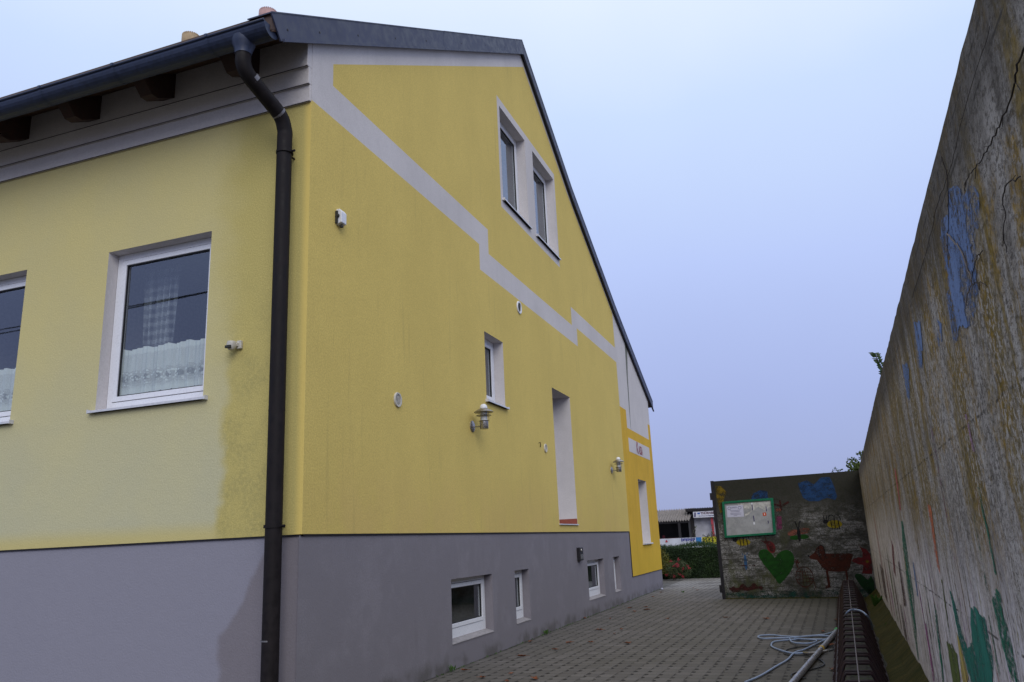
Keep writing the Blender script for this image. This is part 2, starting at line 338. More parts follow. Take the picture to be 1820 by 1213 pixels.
def worn(name, col, wear=.5, streak=False, base=None):
    n = NM(name); st = (1,1,.35) if streak else (1,1,1.5)
    f = n.noise(40, 6, (1,.6,1) if streak else st, .85); g = n.noise(7, 4, st)
    c_ = n.mix(n.ramp(g, .3, .7), mul(col, .7), mul(col, 1.15)); n.fin(c_, .85, .2)
    f2 = n.noise(90, 4, st, .8); a = n.ramp(n.math('ADD', n.math('ADD', n.math('MULTIPLY', f, .5), n.math('MULTIPLY', f2, .2)), n.math('MULTIPLY', g, .3)), wear-.06, wear+.03)
    tr = n.n.new('ShaderNodeBsdfTransparent'); mx = n.n.new('ShaderNodeMixShader')
    n.L(a, mx.inputs[0]); n.L(tr.outputs[0], mx.inputs[1]); n.L(n.b.outputs[0], mx.inputs[2]); n.L(mx.outputs[0], n.o.inputs[0]); return n.m

# paving: interlocking concrete blocks in straight columns, notches packed with dark dirt
def paving():
    n = NM('interlocking_paving'); X = n.xyz()
    u = n.math('ADD', n.math('DIVIDE', n.math('SUBTRACT', X[0], n.math('MULTIPLY', X[1], .03)), .178), 100)
    v = n.math('ADD', n.math('DIVIDE', X[1], .21), 100)
    fv = n.math('FRACT', v); cu = n.math('FLOOR', u)
    # staggered rows in every other column
    v2 = n.math('ADD', v, n.math('MULTIPLY', n.math('MODULO', cu, 2), .0)); fv = n.math('FRACT', v2)
    zig = n.math('MULTIPLY', n.math('PINGPONG', v2, .5), .36)
    uu = n.math('ADD', u, n.math('SUBTRACT', zig, .09)); fu = n.math('FRACT', uu)
    du = n.math('MINIMUM', fu, n.math('SUBTRACT', 1, fu)); dv = n.math('MINIMUM', fv, n.math('SUBTRACT', 1, fv))
    wv = n.noise(5, 3)
    ju = n.ramp(du, .02, .07, 1, 0); jv = n.ramp(dv, .015, .05, .75, 0)
    notch = n.math('MULTIPLY', n.ramp(du, .10, .17, 1, 0), n.ramp(dv, .16, .28, 1, 0))
    # every third row the notch is filled flush
    k3 = n.ramp(n.math('ABSOLUTE', n.math('SUBTRACT', n.math('FRACT', n.math('DIVIDE', n.math('ADD', n.math('FLOOR', n.math('ADD', v2, .5)), n.math('MULTIPLY', cu, 1.0)), 4)), .5), 0), .3, .45, 1, .15)
    k3 = n.math('MULTIPLY', k3, n.ramp(n.noise(6, 2, off=(1,2,3)), .3, .5, .35, 1))
    j = n.math('MAXIMUM', n.math('MULTIPLY', ju, n.ramp(wv, .3, .7, .15, .65)), n.math('MAXIMUM', n.math('MULTIPLY', jv, n.ramp(wv, .3, .7, .4, .9)), n.math('MULTIPLY', notch, k3)))
    cell = n.n.new('ShaderNodeTexWhiteNoise'); cmb = n.n.new('ShaderNodeCombineXYZ'); n.L(n.math('FLOOR', uu), cmb.inputs[0]); n.L(n.math('FLOOR', v2), cmb.inputs[1]); n.L(cmb.outputs[0], cell.inputs['Vector'])
    col = n.mix(cell.outputs[0], (.105,.095,.088), (.155,.142,.133))
    col = n.mix(n.ramp(n.noise(.5, 5), .35, .65), col, n.mix(.5, col, (.10,.092,.075)))
    col = n.mix(n.ramp(n.noise(60, 4, rough=.7), .35, .65, .35, 0), col, (.06,.055,.05))
    # moss and dirt where the walls keep it damp; pale dry worn spots far out
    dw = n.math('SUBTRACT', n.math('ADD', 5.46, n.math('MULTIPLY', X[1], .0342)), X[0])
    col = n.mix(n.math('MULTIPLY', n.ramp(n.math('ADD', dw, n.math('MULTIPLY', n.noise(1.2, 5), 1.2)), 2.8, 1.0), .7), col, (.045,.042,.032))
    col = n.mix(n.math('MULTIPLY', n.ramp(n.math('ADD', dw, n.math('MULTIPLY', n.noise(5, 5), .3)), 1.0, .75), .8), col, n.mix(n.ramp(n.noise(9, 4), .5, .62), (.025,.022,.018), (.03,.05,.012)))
    ed = n.math('ADD', X[1], n.math('MULTIPLY', X[0], .136))
    col = n.mix(n.math('MULTIPLY', n.math('MULTIPLY', n.ramp(ed, 11.5, 15, 0, .5), n.ramp(ed, 15.2, 15.0)), n.ramp(X[0], 1.8, 2.7)), col, (.045,.045,.03))
    col = n.mix(n.math('MULTIPLY', n.ramp(X[1], 13, 21), n.ramp(n.noise(.8, 4), .35, .6, .1, .55)), col, (.30,.29,.28))
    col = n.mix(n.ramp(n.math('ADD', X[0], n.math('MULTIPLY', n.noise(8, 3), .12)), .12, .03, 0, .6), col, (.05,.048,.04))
    col = n.mix(n.math('MULTIPLY', j, .96), col, (.012,.010,.008))
    h = n.math('SUBTRACT', n.math('MULTIPLY', n.noise(50, 3), .15), j)
    return n.fin(col, .85, .25, 0, n.bump(h, .6, .008))
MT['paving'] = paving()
MT['ground'] = simple('earth_ground', (.11,.10,.085), .9, nscale=3)
MT['asphalt'] = simple('far_gravel_yard', (.20,.19,.18), .9, nscale=3)
HOSE= [[(3.8, 2.82, 0.015), (3.94, 3.26, 0.015), (4.08, 3.93, 0.015), (4.2, 4.48, 0.015), (4.27, 5.1, 0.015), (4.4, 5.43, 0.015), (4.54, 5.97, 0.015), (4.67, 6.41, 0.015), (4.75, 6.75, 0.015), (4.88, 6.84, 0.015)], [(4.88, 6.8, 0.02), (4.58, 6.92, 0.02), (4.33, 6.79, 0.02), (4.08, 6.87, 0.02), (3.9, 7.03, 0.02), (3.73, 6.95, 0.02), (3.71, 6.74, 0.02), (3.8, 6.59, 0.02), (4.02, 6.63, 0.02), (4.16, 6.65, 0.02), (4.33, 6.79, 0.02), (4.51, 6.92, 0.02), (4.68, 7.06, 0.02), (4.82, 7.43, 0.02), (4.91, 7.4, 0.1), (4.98, 6.91, 0.25), (5.01, 6.18, 0.4), (5.06, 6.14, 0.45), (5.13, 6.27, 0.45), (5.21, 6.03, 0.45), (5.26, 5.77, 0.42), (5.32, 6.06, 0.3), (5.35, 6.52, 0.15)], [(4.39, 5.08, 0.015), (4.26, 5.05, 0.015), (4.12, 5.26, 0.015), (3.97, 5.66, 0.015), (3.94, 5.91, 0.015), (3.96, 6.23, 0.015), (4.09, 6.4, 0.015), (4.28, 6.49, 0.015), (4.49, 6.52, 0.015), (4.7, 6.48, 0.015)], [(4.18, 6.5, 0.03), (4.21, 6.16, 0.03), (4.29, 5.97, 0.03), (4.45, 5.93, 0.03), (4.54, 6.09, 0.03), (4.55, 6.29, 0.03), (4.41, 6.4, 0.03), (4.25, 6.5, 0.03)]]
CABLE= [[(4.13, 5.13, 0.01), (4.18, 5.47, 0.01), (4.35, 5.73, 0.01), (4.57, 5.76, 0.01), (4.75, 5.7, 0.01), (4.79, 5.53, 0.01), (4.71, 5.31, 0.01)], [(4.13, 5.13, 0.01), (4.2, 4.92, 0.01), (4.39, 4.88, 0.01), (4.53, 4.73, 0.01), (4.63, 4.26, 0.01), (4.6, 3.99, 0.01), (4.49, 3.77, 0.01), (4.36, 3.6, 0.01), (4.28, 3.43, 0.01), (4.27, 3.28, 0.01), (4.31, 3.17, 0.01), (4.43, 3.18, 0.01)]]
LV= [(0.1, 6.35), (0.59, 9.98), (1.26, 8.05), (0.98, 11.91), (1.78, 6.12), (1.15, 6.26), (0.81, 6.2), (0.81, 5.42), (0.52, 4.71), (0.92, 3.23), (0.65, 2.92), (1.06, 2.68), (1.34, 2.89), (-0.03, 10.16), (4.66, 7.54), (4.9, 9.33), (4.71, 3.77), (1.8, 9.85), (2.91, 9.95), (3.68, 9.65), (0.49, 12.41), (0.82, 12.65), (1.03, 19.22), (1.31, 18.14), (0.86, 7.98), (1.28, 7.38), (0.4, 15.81), (0.78, 11.54), (4.77, 5.92), (0.33, 17.52), (0.18, 3.44)]
# ================================================================ ground
m = MB(); m.quad((-400,-400,-.02),(400,-400,-.02),(400,600,-.02),(-400,600,-.02)); tag(m.build('ground', MT['ground']), kind='structure')
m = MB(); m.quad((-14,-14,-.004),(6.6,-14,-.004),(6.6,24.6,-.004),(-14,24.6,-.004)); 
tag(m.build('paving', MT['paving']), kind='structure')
m = MB(); m.quad((-60,24.6,-.008),(60,24.6,-.008),(60,90,-.008),(-60,90,-.008)); tag(m.build('yard', MT['asphalt']), kind='structure')

# ================================================================ yellow house
TP = [(-.83,7.107),(7.774,12.347),(11.3,10.32),(15.5,8.33),(20.62,6.18)]
def T(y):
    for (a, za), (b, zb) in zip(TP, TP[1:]):
        if y <= b: return za+(zb-za)*(y-a)/(b-a)
    return TP[-1][1]
ZP = 1.777; YE, YF = 15.34, 19.96
house = thing('yellow_house', (-6, 10, 0), 'long yellow plastered house with grey plinth, white painted bands and an orange ticket office end', 'house')
def P(m, name, mats, **k): return m.build(name, mats, house, **k)
def wall_sheet(name, outer, regions, holes, to3, mats, default=0, reveal=None):
    """regions: [(poly, mat index)] later wins; holes: [(a0,a1,b0,b1,depth,mat)]; to3(a,b,c) with c into the wall"""
    pts = []; edges = []
    def add(poly):
        n = len(pts)
        for p in poly: pts.append(Vector(p))
        for i in range(len(poly)): edges.append((n+i, n+(i+1) % len(poly)))
    add(outer)
    for p_, _ in regions: add(p_)
    for h_ in holes: add(rect(*h_[:4]))
    V, Ed, F, *_ = delaunay_2d_cdt(pts, edges, [], 0, 1e-5)
    m = MB(); m.v = [tuple(to3(v.x, v.y, 0)) for v in V]
    for f in F:
        cx = sum(V[i].x for i in f)/len(f); cy = sum(V[i].y for i in f)/len(f)
        if not inpoly(cx, cy, outer): continue
        if any(h_[0] < cx < h_[1] and h_[2] < cy < h_[3] for h_ in holes): continue
        mi = default
        for p_, k in regions:
            if inpoly(cx, cy, p_): mi = k
        m.f.append(tuple(f)); m.m.append(mi)
    for (a0, a1, b0, b1, dp, mi) in holes:
        q = lambda a, b, cc: to3(a, b, cc)
        m.quad(q(a0,b0,0), q(a1,b0,0), q(a1,b0,dp), q(a0,b0,dp), mi); m.quad(q(a0,b1,0), q(a0,b1,dp), q(a1,b1,dp), q(a1,b1,0), mi)
        m.quad(q(a0,b0,0), q(a0,b0,dp), q(a0,b1,dp), q(a0,b1,0), mi); m.quad(q(a1,b0,0), q(a1,b1,0), q(a1,b1,dp), q(a1,b0,dp), mi)
    return m.build(name, mats, house)
# openings in the side wall (y0,y1,z0,z1)
GW = [(6.258,7.766,7.92,9.91), (8.263,9.82,7.92,9.91)]; SW = (5.034,5.90,3.876,5.04); TW = (8.727,10.064,1.937,4.706); AW = (17.107,18.381,1.425,3.3055)
BW = [(3.52,5.04,.317,1.157),(6.06,6.78,.317,1.157),(10.73,12.22,.317,1.157),(13.23,13.92,.317,1.157)]
FWN = [(-2.821,-1.299),(-5.68,-4.158),(-8.54,-7.02)]; FZ = (3.274,5.2025)
gx = lambda a, b, c_: (-c_, a, b)
outer = [(0,ZP),(YE,ZP),(YE,T(YE)-.12),(11.3,T(11.3)-.12),(7.774,12.2),(0,T(0)-.12)]
low = [(0,ZP),(YE,ZP),(YE,6.556),(11.08,6.556),(11.08,6.10),(4.945,6.10),(4.945,6.556),(0,6.556)]
upp = [(.432,6.98),(5.377,6.98),(5.377,6.524),(10.664,6.524),(10.664,6.98),(15.30,6.98),(15.30,8.02),(11.0,10.06),(7.95,11.80),(.432,7.274)]
wall_sheet('side_wall', outer, [(low,1),(upp,1),(rect(6.134,9.915,7.731,10.08),0)], [(*g_, .19, 0) for g_ in GW]+[(*SW,.18,0),(*TW,.46,0)], gx, [MT['white_gable'], MT['yellow']])
outer = [(YE,.579),(YF,.579),(YF,T(YF)-.12),(15.5,T(15.5)-.12),(YE,T(YE)-.12)]
orr = [(YE,.579),(YF,.579),(YF,5.27),(19.56,5.27),(19.56,4.742),(16.155,4.742),(16.155,5.27),(YE,5.27)]
stain = [(16.80,7.60),(17.16,7.45),(16.86,6.4),(16.74,5.2),(16.70,4.742),(16.665,4.742),(16.66,5.5),(16.70,6.5)]
MT['stain'] = simple('green_grey_water_stain', (.16,.165,.14), .9)
ann = wall_sheet('ticket_office_wall', outer, [(orr,1),(rect(16.19,19.45,4.05,4.458),0),(stain,2)], [(*AW,.30,0)], gx, [MT['white'], MT['orange'], MT['stain']])
ann['label'] = 'orange wall of the ticket office with a white upper part'
fx = lambda a, b, c_: (a, c_, b)
wall_sheet('front_wall', [(-12,ZP),(0,ZP),(0,7.45),(-12,7.45)], [(rect(-12,0,ZP,6.53),1)], [(a, b, *FZ, .15, 0) for a, b in FWN], fx, [MT['white'], MT['yellow_front']])['label'] = 'street wall with washed-out yellow plaster and a stain beside the downpipe'
wall_sheet('plinth', [(0-.02,0),(YF,0),(YF,.579),(YE,.579),(YE,ZP-.012),(-.02,ZP-.012)], [], [(*b_, .13, 0) for b_ in BW], lambda a, b, c_: (-.02-c_, a, b), [MT['plinth']])
wall_sheet('plinth_front', [(-12,0),(-.02,0),(-.02,ZP-.012),(-12,ZP-.012)], [], [], lambda a, b, c_: (a, .02+c_, b), [MT['plinth_front']])['label'] = 'street side of the grey plinth with a darker damp patch at the corner'
m = MB(); m.box(-.03,-.004,.004,YE,ZP-.016,ZP); m.box(-12,-.004,.004,.03,ZP-.016,ZP); m.box(-.03,-.004,YE,YF,.567,.579); m.box(-.03,-.0,YE-.012,YE,.579,ZP-.016); P(m, 'edge_shadow_strip', MT['black'])  # black strips stand in for the shadow line where the render overhangs the plinth
m = MB()  # rear walls and floor slab closing the house
m.quad((-12,.03,0),(-12,YF,0),(-12,YF,6),(-12,.03,6)); m.face([(-12,.03,6),(-12,YF,6),(-12,YF,T(YF)-.12),(-12,7.774,12.2),(-12,.03,7.45)]); m.quad((-12,YF,0),(-.02,YF,0),(-.02,YF,T(YF)-.12),(-12,YF,T(YF)-.12))
m.quad((-.02,YF,.579),(0,YF,.579),(0,YF,T(YF)-.12),(-.02,YF,T(YF)-.12)); P(m, 'rear_wall', MT['white'])
# roof
m = MB(); n = len(TP)
ft = [(-.80, T(-.80))]+TP[1:]
poly = [(a, b-.004) for a, b in ft]+[(a, b-.2) for a, b in reversed(ft)]
m.prism(poly, lambda a, b: (.038,a,b), lambda a, b: (-12.3,a,b)); roof = P(m, 'roof', MT['roof'])
def verge(y0, y1, h=.35, seam=0):
    ys = [y0]+[a for a, _ in TP if y0 < a < y1]+[y1]
    m = MB()
    po = [(y, T(y)+seam) for y in ys]+[(y, T(y)-h) for y in reversed(ys)]
    if y0 == -.83: po[-1] = (-.656, T(-.656)-.34)
    m.prism(po, lambda a, b: (.058+seam,a,b), lambda a, b: (.040,a,b))
    m.prism([(y, T(y)+.012+seam) for y in ys]+[(y, T(y)-.004) for y in reversed(ys)], lambda a, b: (.064+seam,a,b), lambda a, b: (-.25,a,b))
    lip = [(max(y, -.62), T(max(y, -.62))-h+.035) for y in ys]+[(max(y, -.62), T(max(y, -.62))-h-.004) for y in reversed(ys)]
    m.prism(lip, lambda a, b: (.082+seam,a,b), lambda a, b: (.0582+seam,a,b)); return m
for (a, b, sm) in ((-.83,3.60,0),(3.57,7.35,.002),(7.33,7.774,.004),(7.774,14.0,0),(13.97,20.62,.002)):
    v_ = verge(a, b, seam=sm).build('verge_flashing', MT['verge'], roof)
for y in (-.55,.05,.9,1.9,2.9,4.3,5.5,6.6):
    m = MB(); m.lathe((.0585,y,T(y)-.2),[(0.0,.004),(.012,.004),(.014,0)],8,axis='x'); m.build('rivet', MT['black'], roof)
# soffit boards and rafter tails
m = MB()
for i in range(4):
    a0 = -.79+i*.2; a1 = min(a0+.193, -.002)
    m.prism([(a0,T(a0)-.203),(a1,T(a1)-.203),(a1,T(a1)-.222),(a0,T(a0)-.222)], lambda a, b: (.036,a,b), lambda a, b: (-12,a,b))
P(m, 'soffit_boards', MT['soffit'])
for xr in (-.66,-1.89,-3.07,-4.28,-5.5,-6.7,-7.9):
    m = MB(); f = .06
    pr = [(0,T(0)-.223),(0,7.06),(-.34,6.86),(-.44,6.86),(-.57,7.0),(-.57,T(-.57)-.223)]
    m.prism(pr, lambda a, b: (xr,a,b), lambda a, b: (xr-.17,a,b)); P(m, 'rafter_tail', MT['rafter'])
# cornice: three stepped plaster boards
m = MB()
for (z0, z1, p_) in ((6.53,6.735,.03),(6.735,6.945,.06),(6.945,7.38,.09)): m.box(-12,-.001,-p_,-.0005,z0,z1-.0005)
P(m, 'cornice', MT['white'], bevel=.006)
m = MB()
for (z0, p_) in ((6.53,.03),(6.735,.06),(6.945,.09)): m.box(-12,-.001,-p_-.004,-p_+.004,z0-.006,z0-.0005)
P(m, 'cornice_shadow_strip', MT['black'])  # thin black strips imitate the shade under each cornice step
# gutter
GC = (-.765, 6.985); GRr = .13
m = MB(); prof = []
for k in range(13):
    th = math.pi+math.pi*k/12; prof.append((GC[0]+GRr*math.cos(th), GC[1]+GRr*math.sin(th)))
inner = [(GC[0]+(GRr-.006)*(a-GC[0])/GRr, GC[1]+(GRr-.006)*(b-GC[1])/GRr) for a, b in prof]
for i in range(12):
    for (pp, ) in ((prof,),(inner,)):
        a, b = pp[i], pp[i+1]; m.quad((-12.2,*a),(.02,*a),(.02,*b),(-12.2,*b))
m.face([(.02,*a) for a in prof]); m.face([(-12.2,*a) for a in prof]); m.sm = True
gut = P(m, 'gutter', MT['metal'])
m = MB(); m.tube([(-12.2,GC[0]-GRr-.006,GC[1]+.004),(.02,GC[0]-GRr-.006,GC[1]+.004)], .014, 8); m.build('gutter_bead', MT['metal'], gut)
for xb in (-.72,-2.02,-3.12,-4.25,-5.4,-6.5):
    m = MB(); rr = GRr+.006
    pp = [(GC[0]+rr*math.cos(math.pi+math.pi*k/12), GC[1]+rr*math.sin(math.pi+math.pi*k/12)) for k in range(13)]
    for i in range(12): m.quad((xb-.016,*pp[i]),(xb+.016,*pp[i]),(xb+.016,*pp[i+1]),(xb-.016,*pp[i+1]))
    m.box(xb-.016,xb+.016,GC[0]-rr-.018,GC[0]-rr+.012,GC[1]-.004,GC[1]+.032)
    m.build('gutter_bracket', MT['metal'], gut)
PX = -.207
m = MB(); m.lathe((-.335,GC[0],GC[1]), [(.125,-.05),(.125,-.085),(.118,-.12),(.10,-.17),(.088,-.215),(.088,-.24)], 20)
m.build('gutter_outlet', MT['metal'], gut)
m = MB(); pth = [(-.335,-.765,6.80),(-.335,-.765,6.70)]+smooth_path([(-.335,-.765,6.66),(-.322,-.70,6.55),(-.268,-.46,6.40),(-.225,-.25,6.27),(PX-.012,-.175,6.13),(PX-.012,-.17,6.05)],5)+[(PX-.01,-.17,4),(PX,-.17,1.5),(PX+.004,-.17,.0)]
m.tube(pth, .082, 20); dp = P(m, 'downpipe', MT['pipe'])
def ring(name, z, r, hgt, mat, tilt=None):
    m = MB(); m.lathe((PX-.006,-.17,z), [(.08,-hgt/2),(r,-hgt/2),(r,hgt/2),(.08,hgt/2)], 20); return m
for z in (5.86,1.86):
    m = ring('c', z, .093, .03, None); m.tube([(PX+.07,-.17,z),(PX+.125,-.17,z)], .013, 8); m.tube([(PX,-.10,z),(PX,.02,z)], .011, 8); m.build('pipe_clamp', MT['pipe'], dp)
ring('c', .815, .0845, .014, None).build('pipe_seam', MT['solder'], dp); ring('c', 3.0, .0835, .02, None).build('pipe_seam', MT['pipe'], dp)
for (a, b) in (((-.312,-.655,6.525),(-.302,-.615,6.50)),((-.232,-.285,6.296),(-.226,-.262,6.284))):
    m = MB(); m.tube([a,b], .0845, 20); m.build('pipe_seam', MT['solder'], dp)
# roof vents by the eave
for (x, mt_) in ((-1.11,'beige'),(-2.36,'beige2')):
    m = MB(); m.lathe((x,.6,T(.6)-.05), [(.08,0),(.08,.37)], 16); v_ = P(m, 'roof_vent', MT['black'])
    m = MB(); zz = 8.275; pr = [(.112,zz),(.117,zz+.02),(.117,zz+.14),(.104,zz+.165),(.0,zz+.17)]; m.lathe((x,.6,0), pr, 28)
    for k in range(28):
        th = 2*math.pi*k/28; m.box(x+.106*math.cos(th)-.007,x+.106*math.cos(th)+.007,.6+.106*math.sin(th)-.007,.6+.106*math.sin(th)+.007,zz+.145,zz+.178)
    m.build('vent_cap', MT[mt_], v_)

# windows ---------------------------------------------------------------
def window(O, U, N, w_, h_, dp_, sill=True, fw=.075, sw=.06, room=True, label=None, mull=False, bottom=.03, sillmat='sill', sl=.05):
    O, U, N = Vector(O), Vector(U), Vector(N); Zv = Vector((0,0,1))
    f = lambda a, b, c_: O+U*a+Zv*b+N*c_
    def bx(m, a0, a1, b0, b1, c0, c1, mi=0):
        n = len(m.v)
        for (a, b, cc) in ((a0,b0,c0),(a1,b0,c0),(a1,b1,c0),(a0,b1,c0),(a0,b0,c1),(a1,b0,c1),(a1,b1,c1),(a0,b1,c1)): m.v.append(tuple(f(a,b,cc)))
        for q in ((0,3,2,1),(4,5,6,7),(0,1,5,4),(1,2,6,5),(2,3,7,6),(3,0,4,7)): m.f.append(tuple(n+i for i in q)); m.m.append(mi)
    def ringb(m, a0, a1, b0, b1, t, c0, c1, tb=None):
        tb = tb or t
        bx(m, a0, a0+t, b0, b1, c0, c1); bx(m, a1-t, a1, b0, b1, c0, c1); bx(m, a0+t, a1-t, b0, b0+tb, c0, c1); bx(m, a0+t, a1-t, b1-t, b1, c0, c1)
    m = MB(); ringb(m, 0, w_, 0, h_, fw, -dp_-.07, -dp_, fw+bottom); wn = m.build('window', MT['pvc'], house, bevel=.004)
    if label: wn['label'] = label
    g0 = fw+.006
    m = MB(); ringb(m, g0, w_-g0, g0+bottom, h_-g0, sw, -dp_-.055, -dp_+.008); m.build('sash', MT['pvc'], wn, bevel=.004)
    m = MB(); g1 = g0+sw; ringb(m, g1, w_-g1, g1+bottom, h_-g1, .012, -dp_-.03, -dp_-.008); ringb(m, fw, w_-fw, fw+bottom, h_-fw, .0055, -dp_-.05, -dp_-.02); m.build('gasket', MT['gasket'], wn)
    m = MB(); m.quad(f(g1,g1+bottom,-dp_-.026), f(w_-g1,g1+bottom,-dp_-.026), f(w_-g1,h_-g1,-dp_-.026), f(g1,h_-g1,-dp_-.026)); m.build('glass_pane', MT['glass'], wn)
    if sill:
        m = MB(); bx(m, -.005, w_+.005, -.03, -.003, -dp_+.0, .05) ; bx(m, -sl, w_+sl, -.03, -.004, .001, .055)
        bx(m, -sl-.008, -sl, -.034, .012, .001, .057); bx(m, w_+sl, w_+sl+.008, -.034, .012, .001, .057); m.build('sill', MT[sillmat], wn)
    if room:
        m = MB(); e = .3; c0, c1 = -dp_-.075, -dp_-2.2
        q = lambda *a: m.quad(*[f(*p) for p in a])
        A0, A1, B0, B1 = -e, w_+e, -.1, h_+.15
        q((A0,B0,c1),(A1,B0,c1),(A1,B1,c1),(A0,B1,c1)); q((A0,B0,c0),(A0,B0,c1),(A0,B1,c1),(A0,B1,c0)); q((A1,B0,c0),(A1,B1,c0),(A1,B1,c1),(A1,B0,c1))
        q((A0,B0,c0),(A1,B0,c0),(A1,B0,c1),(A0,B0,c1)); q((A0,B1,c0),(A0,B1,c1),(A1,B1,c1),(A1,B1,c0)); m.build('room_lining', MT['room'], wn)
    return wn
Gp, Gn = (0,1,0), (1,0,0)
for i, (a, b) in enumerate(FWN): window((a,0,FZ[0]), (1,0,0), (0,-1,0), b-a, FZ[1]-FZ[0], .15, label=['street window nearest the downpipe','second street window, cut off by the picture edge','third street window'][i], sl=.06)
for i, g_ in enumerate(GW): window((0,g_[0],g_[2]), Gp, Gn, g_[1]-g_[0], g_[3]-g_[2], .19, label=['left of the two attic windows','right of the two attic windows'][i])
window((0,SW[0],SW[2]), Gp, Gn, SW[1]-SW[0], SW[3]-SW[2], .18, label='small window above the first wall lamp')
tw = window((0,TW[0],TW[2]), Gp, Gn, TW[1]-TW[0], TW[3]-TW[2], .40, sill=False, label='tall deeply set window in the yellow wall')
m = MB(); m.box(-.455,-.004,TW[1]-.006,TW[1]-.0005,TW[2]+.004,TW[2]+.115); m.build('brick_strip', MT['brick'], tw)
m = MB(); m.box(-.3,.03,TW[0]-.02,TW[1]+.02,TW[2]-.022,TW[2]-.001); m.build('sill', MT['sill'], tw)
window((0,AW[0],AW[2]), Gp, Gn, AW[1]-AW[0], AW[3]-AW[2], .28, label='tall deeply set window of the ticket office')
for i, b_ in enumerate(BW):
    wn = window((-.02,b_[0],b_[2]+.03), Gp, Gn, b_[1]-b_[0], b_[3]-b_[2]-.03, .13, sill=False, fw=.07, sw=.055, bottom=.07, label=['largest basement window, nearest the corner','narrow basement window, second from the corner','third basement window from the corner, beside the small box','narrow basement window next to the orange wall'][i])
    m = MB(); m.prism([(-.15,b_[2]+.045),(-.012,b_[2]+.006),(-.012,b_[2]-.004),(-.15,b_[2]-.004)], lambda a, b: (a,b_[0]+.001,b), lambda a, b: (a,b_[1]-.001,b)); m.build('sloping_sill', simple('grey_mortar_sill', (.30,.28,.29), .9), wn)
# KASSA lettering
def text(s_, size, mat, mapf, sx=1, depth=.004, parent=None, name='lettering', align='LEFT', bold=0):
    cu = bpy.data.curves.new('t', 'FONT'); cu.body = s_; cu.size = size; cu.extrude = depth/2; cu.offset = bold; cu.resolution_u = 3; cu.align_x = align
    o = bpy.data.objects.new('t', cu); sc.collection.objects.link(o)
    dg = bpy.context.evaluated_depsgraph_get(); me = bpy.data.meshes.new_from_object(o.evaluated_get(dg)); bpy.data.objects.remove(o)
    for v in me.vertices: v.co = Vector(mapf(v.co.x*sx, v.co.y, v.co.z))
    me.materials.clear(); me.materials.append(mat); me.name = name
    q = link(bpy.data.objects.new(name, me))
    if parent: q.parent = parent; q.matrix_parent_inverse = parent.matrix_basis.inverted()
    return q
letm = simple('dark_red_lettering', (.22,.015,.03), .6)
m = MB(); m.box(.0005,.004,16.19,19.45,4.05,4.458); sg = P(m, 'kassa_sign', MT['white'])
sg['label'] = 'white sign field reading KASSA in red letters'
def serif(y, z0, h_, wd):  # small serifs
    m_.box(.0042,.0062,y-wd/2,y+wd/2,z0,z0+.018); m_.box(.0042,.0062,y-wd/2,y+wd/2,z0+h_-.018,z0+h_)
text('K', .50, letm, lambda a, b, c_: (.006+c_, 17.28+a, 4.10+b), .85, parent=sg, bold=.008)
text('ASSA', .38, letm, lambda a, b, c_: (.006+c_, 17.60+a, 4.10+b), .72, parent=sg, bold=.004)

# curtains --------------------------------------------------------------
def lace(name, base, checker=False):
    n = NM(name); n.fin(base, .9, .1); X = n.xyz()
    if checker:
        a = n.math('PINGPONG', n.math('MULTIPLY', X[2], 9), .5); b = n.math('PINGPONG', n.math('MULTIPLY', X[0], 14), .5)
        al = n.math('ADD', .05, n.math('MULTIPLY', n.math('ADD', n.ramp(a, .2, .35), n.ramp(b, .2, .35)), .17))
    else:
        rel = n.math('PINGPONG', n.math('MULTIPLY', X[0], 3.1), .5)
        vz = n.math('SUBTRACT', X[2], 3.66)
        r_ = n.math('SQRT', n.math('ADD', n.math('POWER', n.math('MULTIPLY', n.math('SUBTRACT', rel, .25), .32), 2), n.math('POWER', vz, 2)))
        ringm = n.math('SUBTRACT', n.ramp(r_, .03, .045), n.ramp(r_, .075, .09))
        fl = n.ramp(n.vor(26, (1,.3,1)), .25, .45, 1, 0)
        hol = n.ramp(r_, .06, .11, .45, 0)
        weave = n.ramp(n.noise(150, 2), .4, .6, .72, .9)
        al = n.math('ADD', n.math('SUBTRACT', weave, n.math('MULTIPLY', hol, n.math('SUBTRACT', 1, fl))), n.math('MULTIPLY', ringm, .25))
        al = n.math('ADD', al, n.ramp(X[2], 3.94, 3.97, 0, .2)); al = n.math('ADD', al, n.ramp(X[2], 3.56, 3.50, 0, .25))
        al = n.math('MINIMUM', al, .98)
    tr = n.n.new('ShaderNodeBsdfTransparent'); tl = n.n.new('ShaderNodeBsdfTranslucent'); n.setv(tl.inputs[0], base)
    ad = n.n.new('ShaderNodeMixShader'); ad.inputs[0].default_value = .4; n.L(n.b.outputs[0], ad.inputs[1]); n.L(tl.outputs[0], ad.inputs[2])
    mx = n.n.new('ShaderNodeMixShader'); n.L(al, mx.inputs[0]); n.L(tr.outputs[0], mx.inputs[1]); n.L(ad.outputs[0], mx.inputs[2]); n.L(mx.outputs[0], n.o.inputs[0]); return n.m
MT['lace'] = lace('white_lace', (.93,.97,.93)); MT['sheer'] = lace('sheer_check', (.7,.75,.8), True)
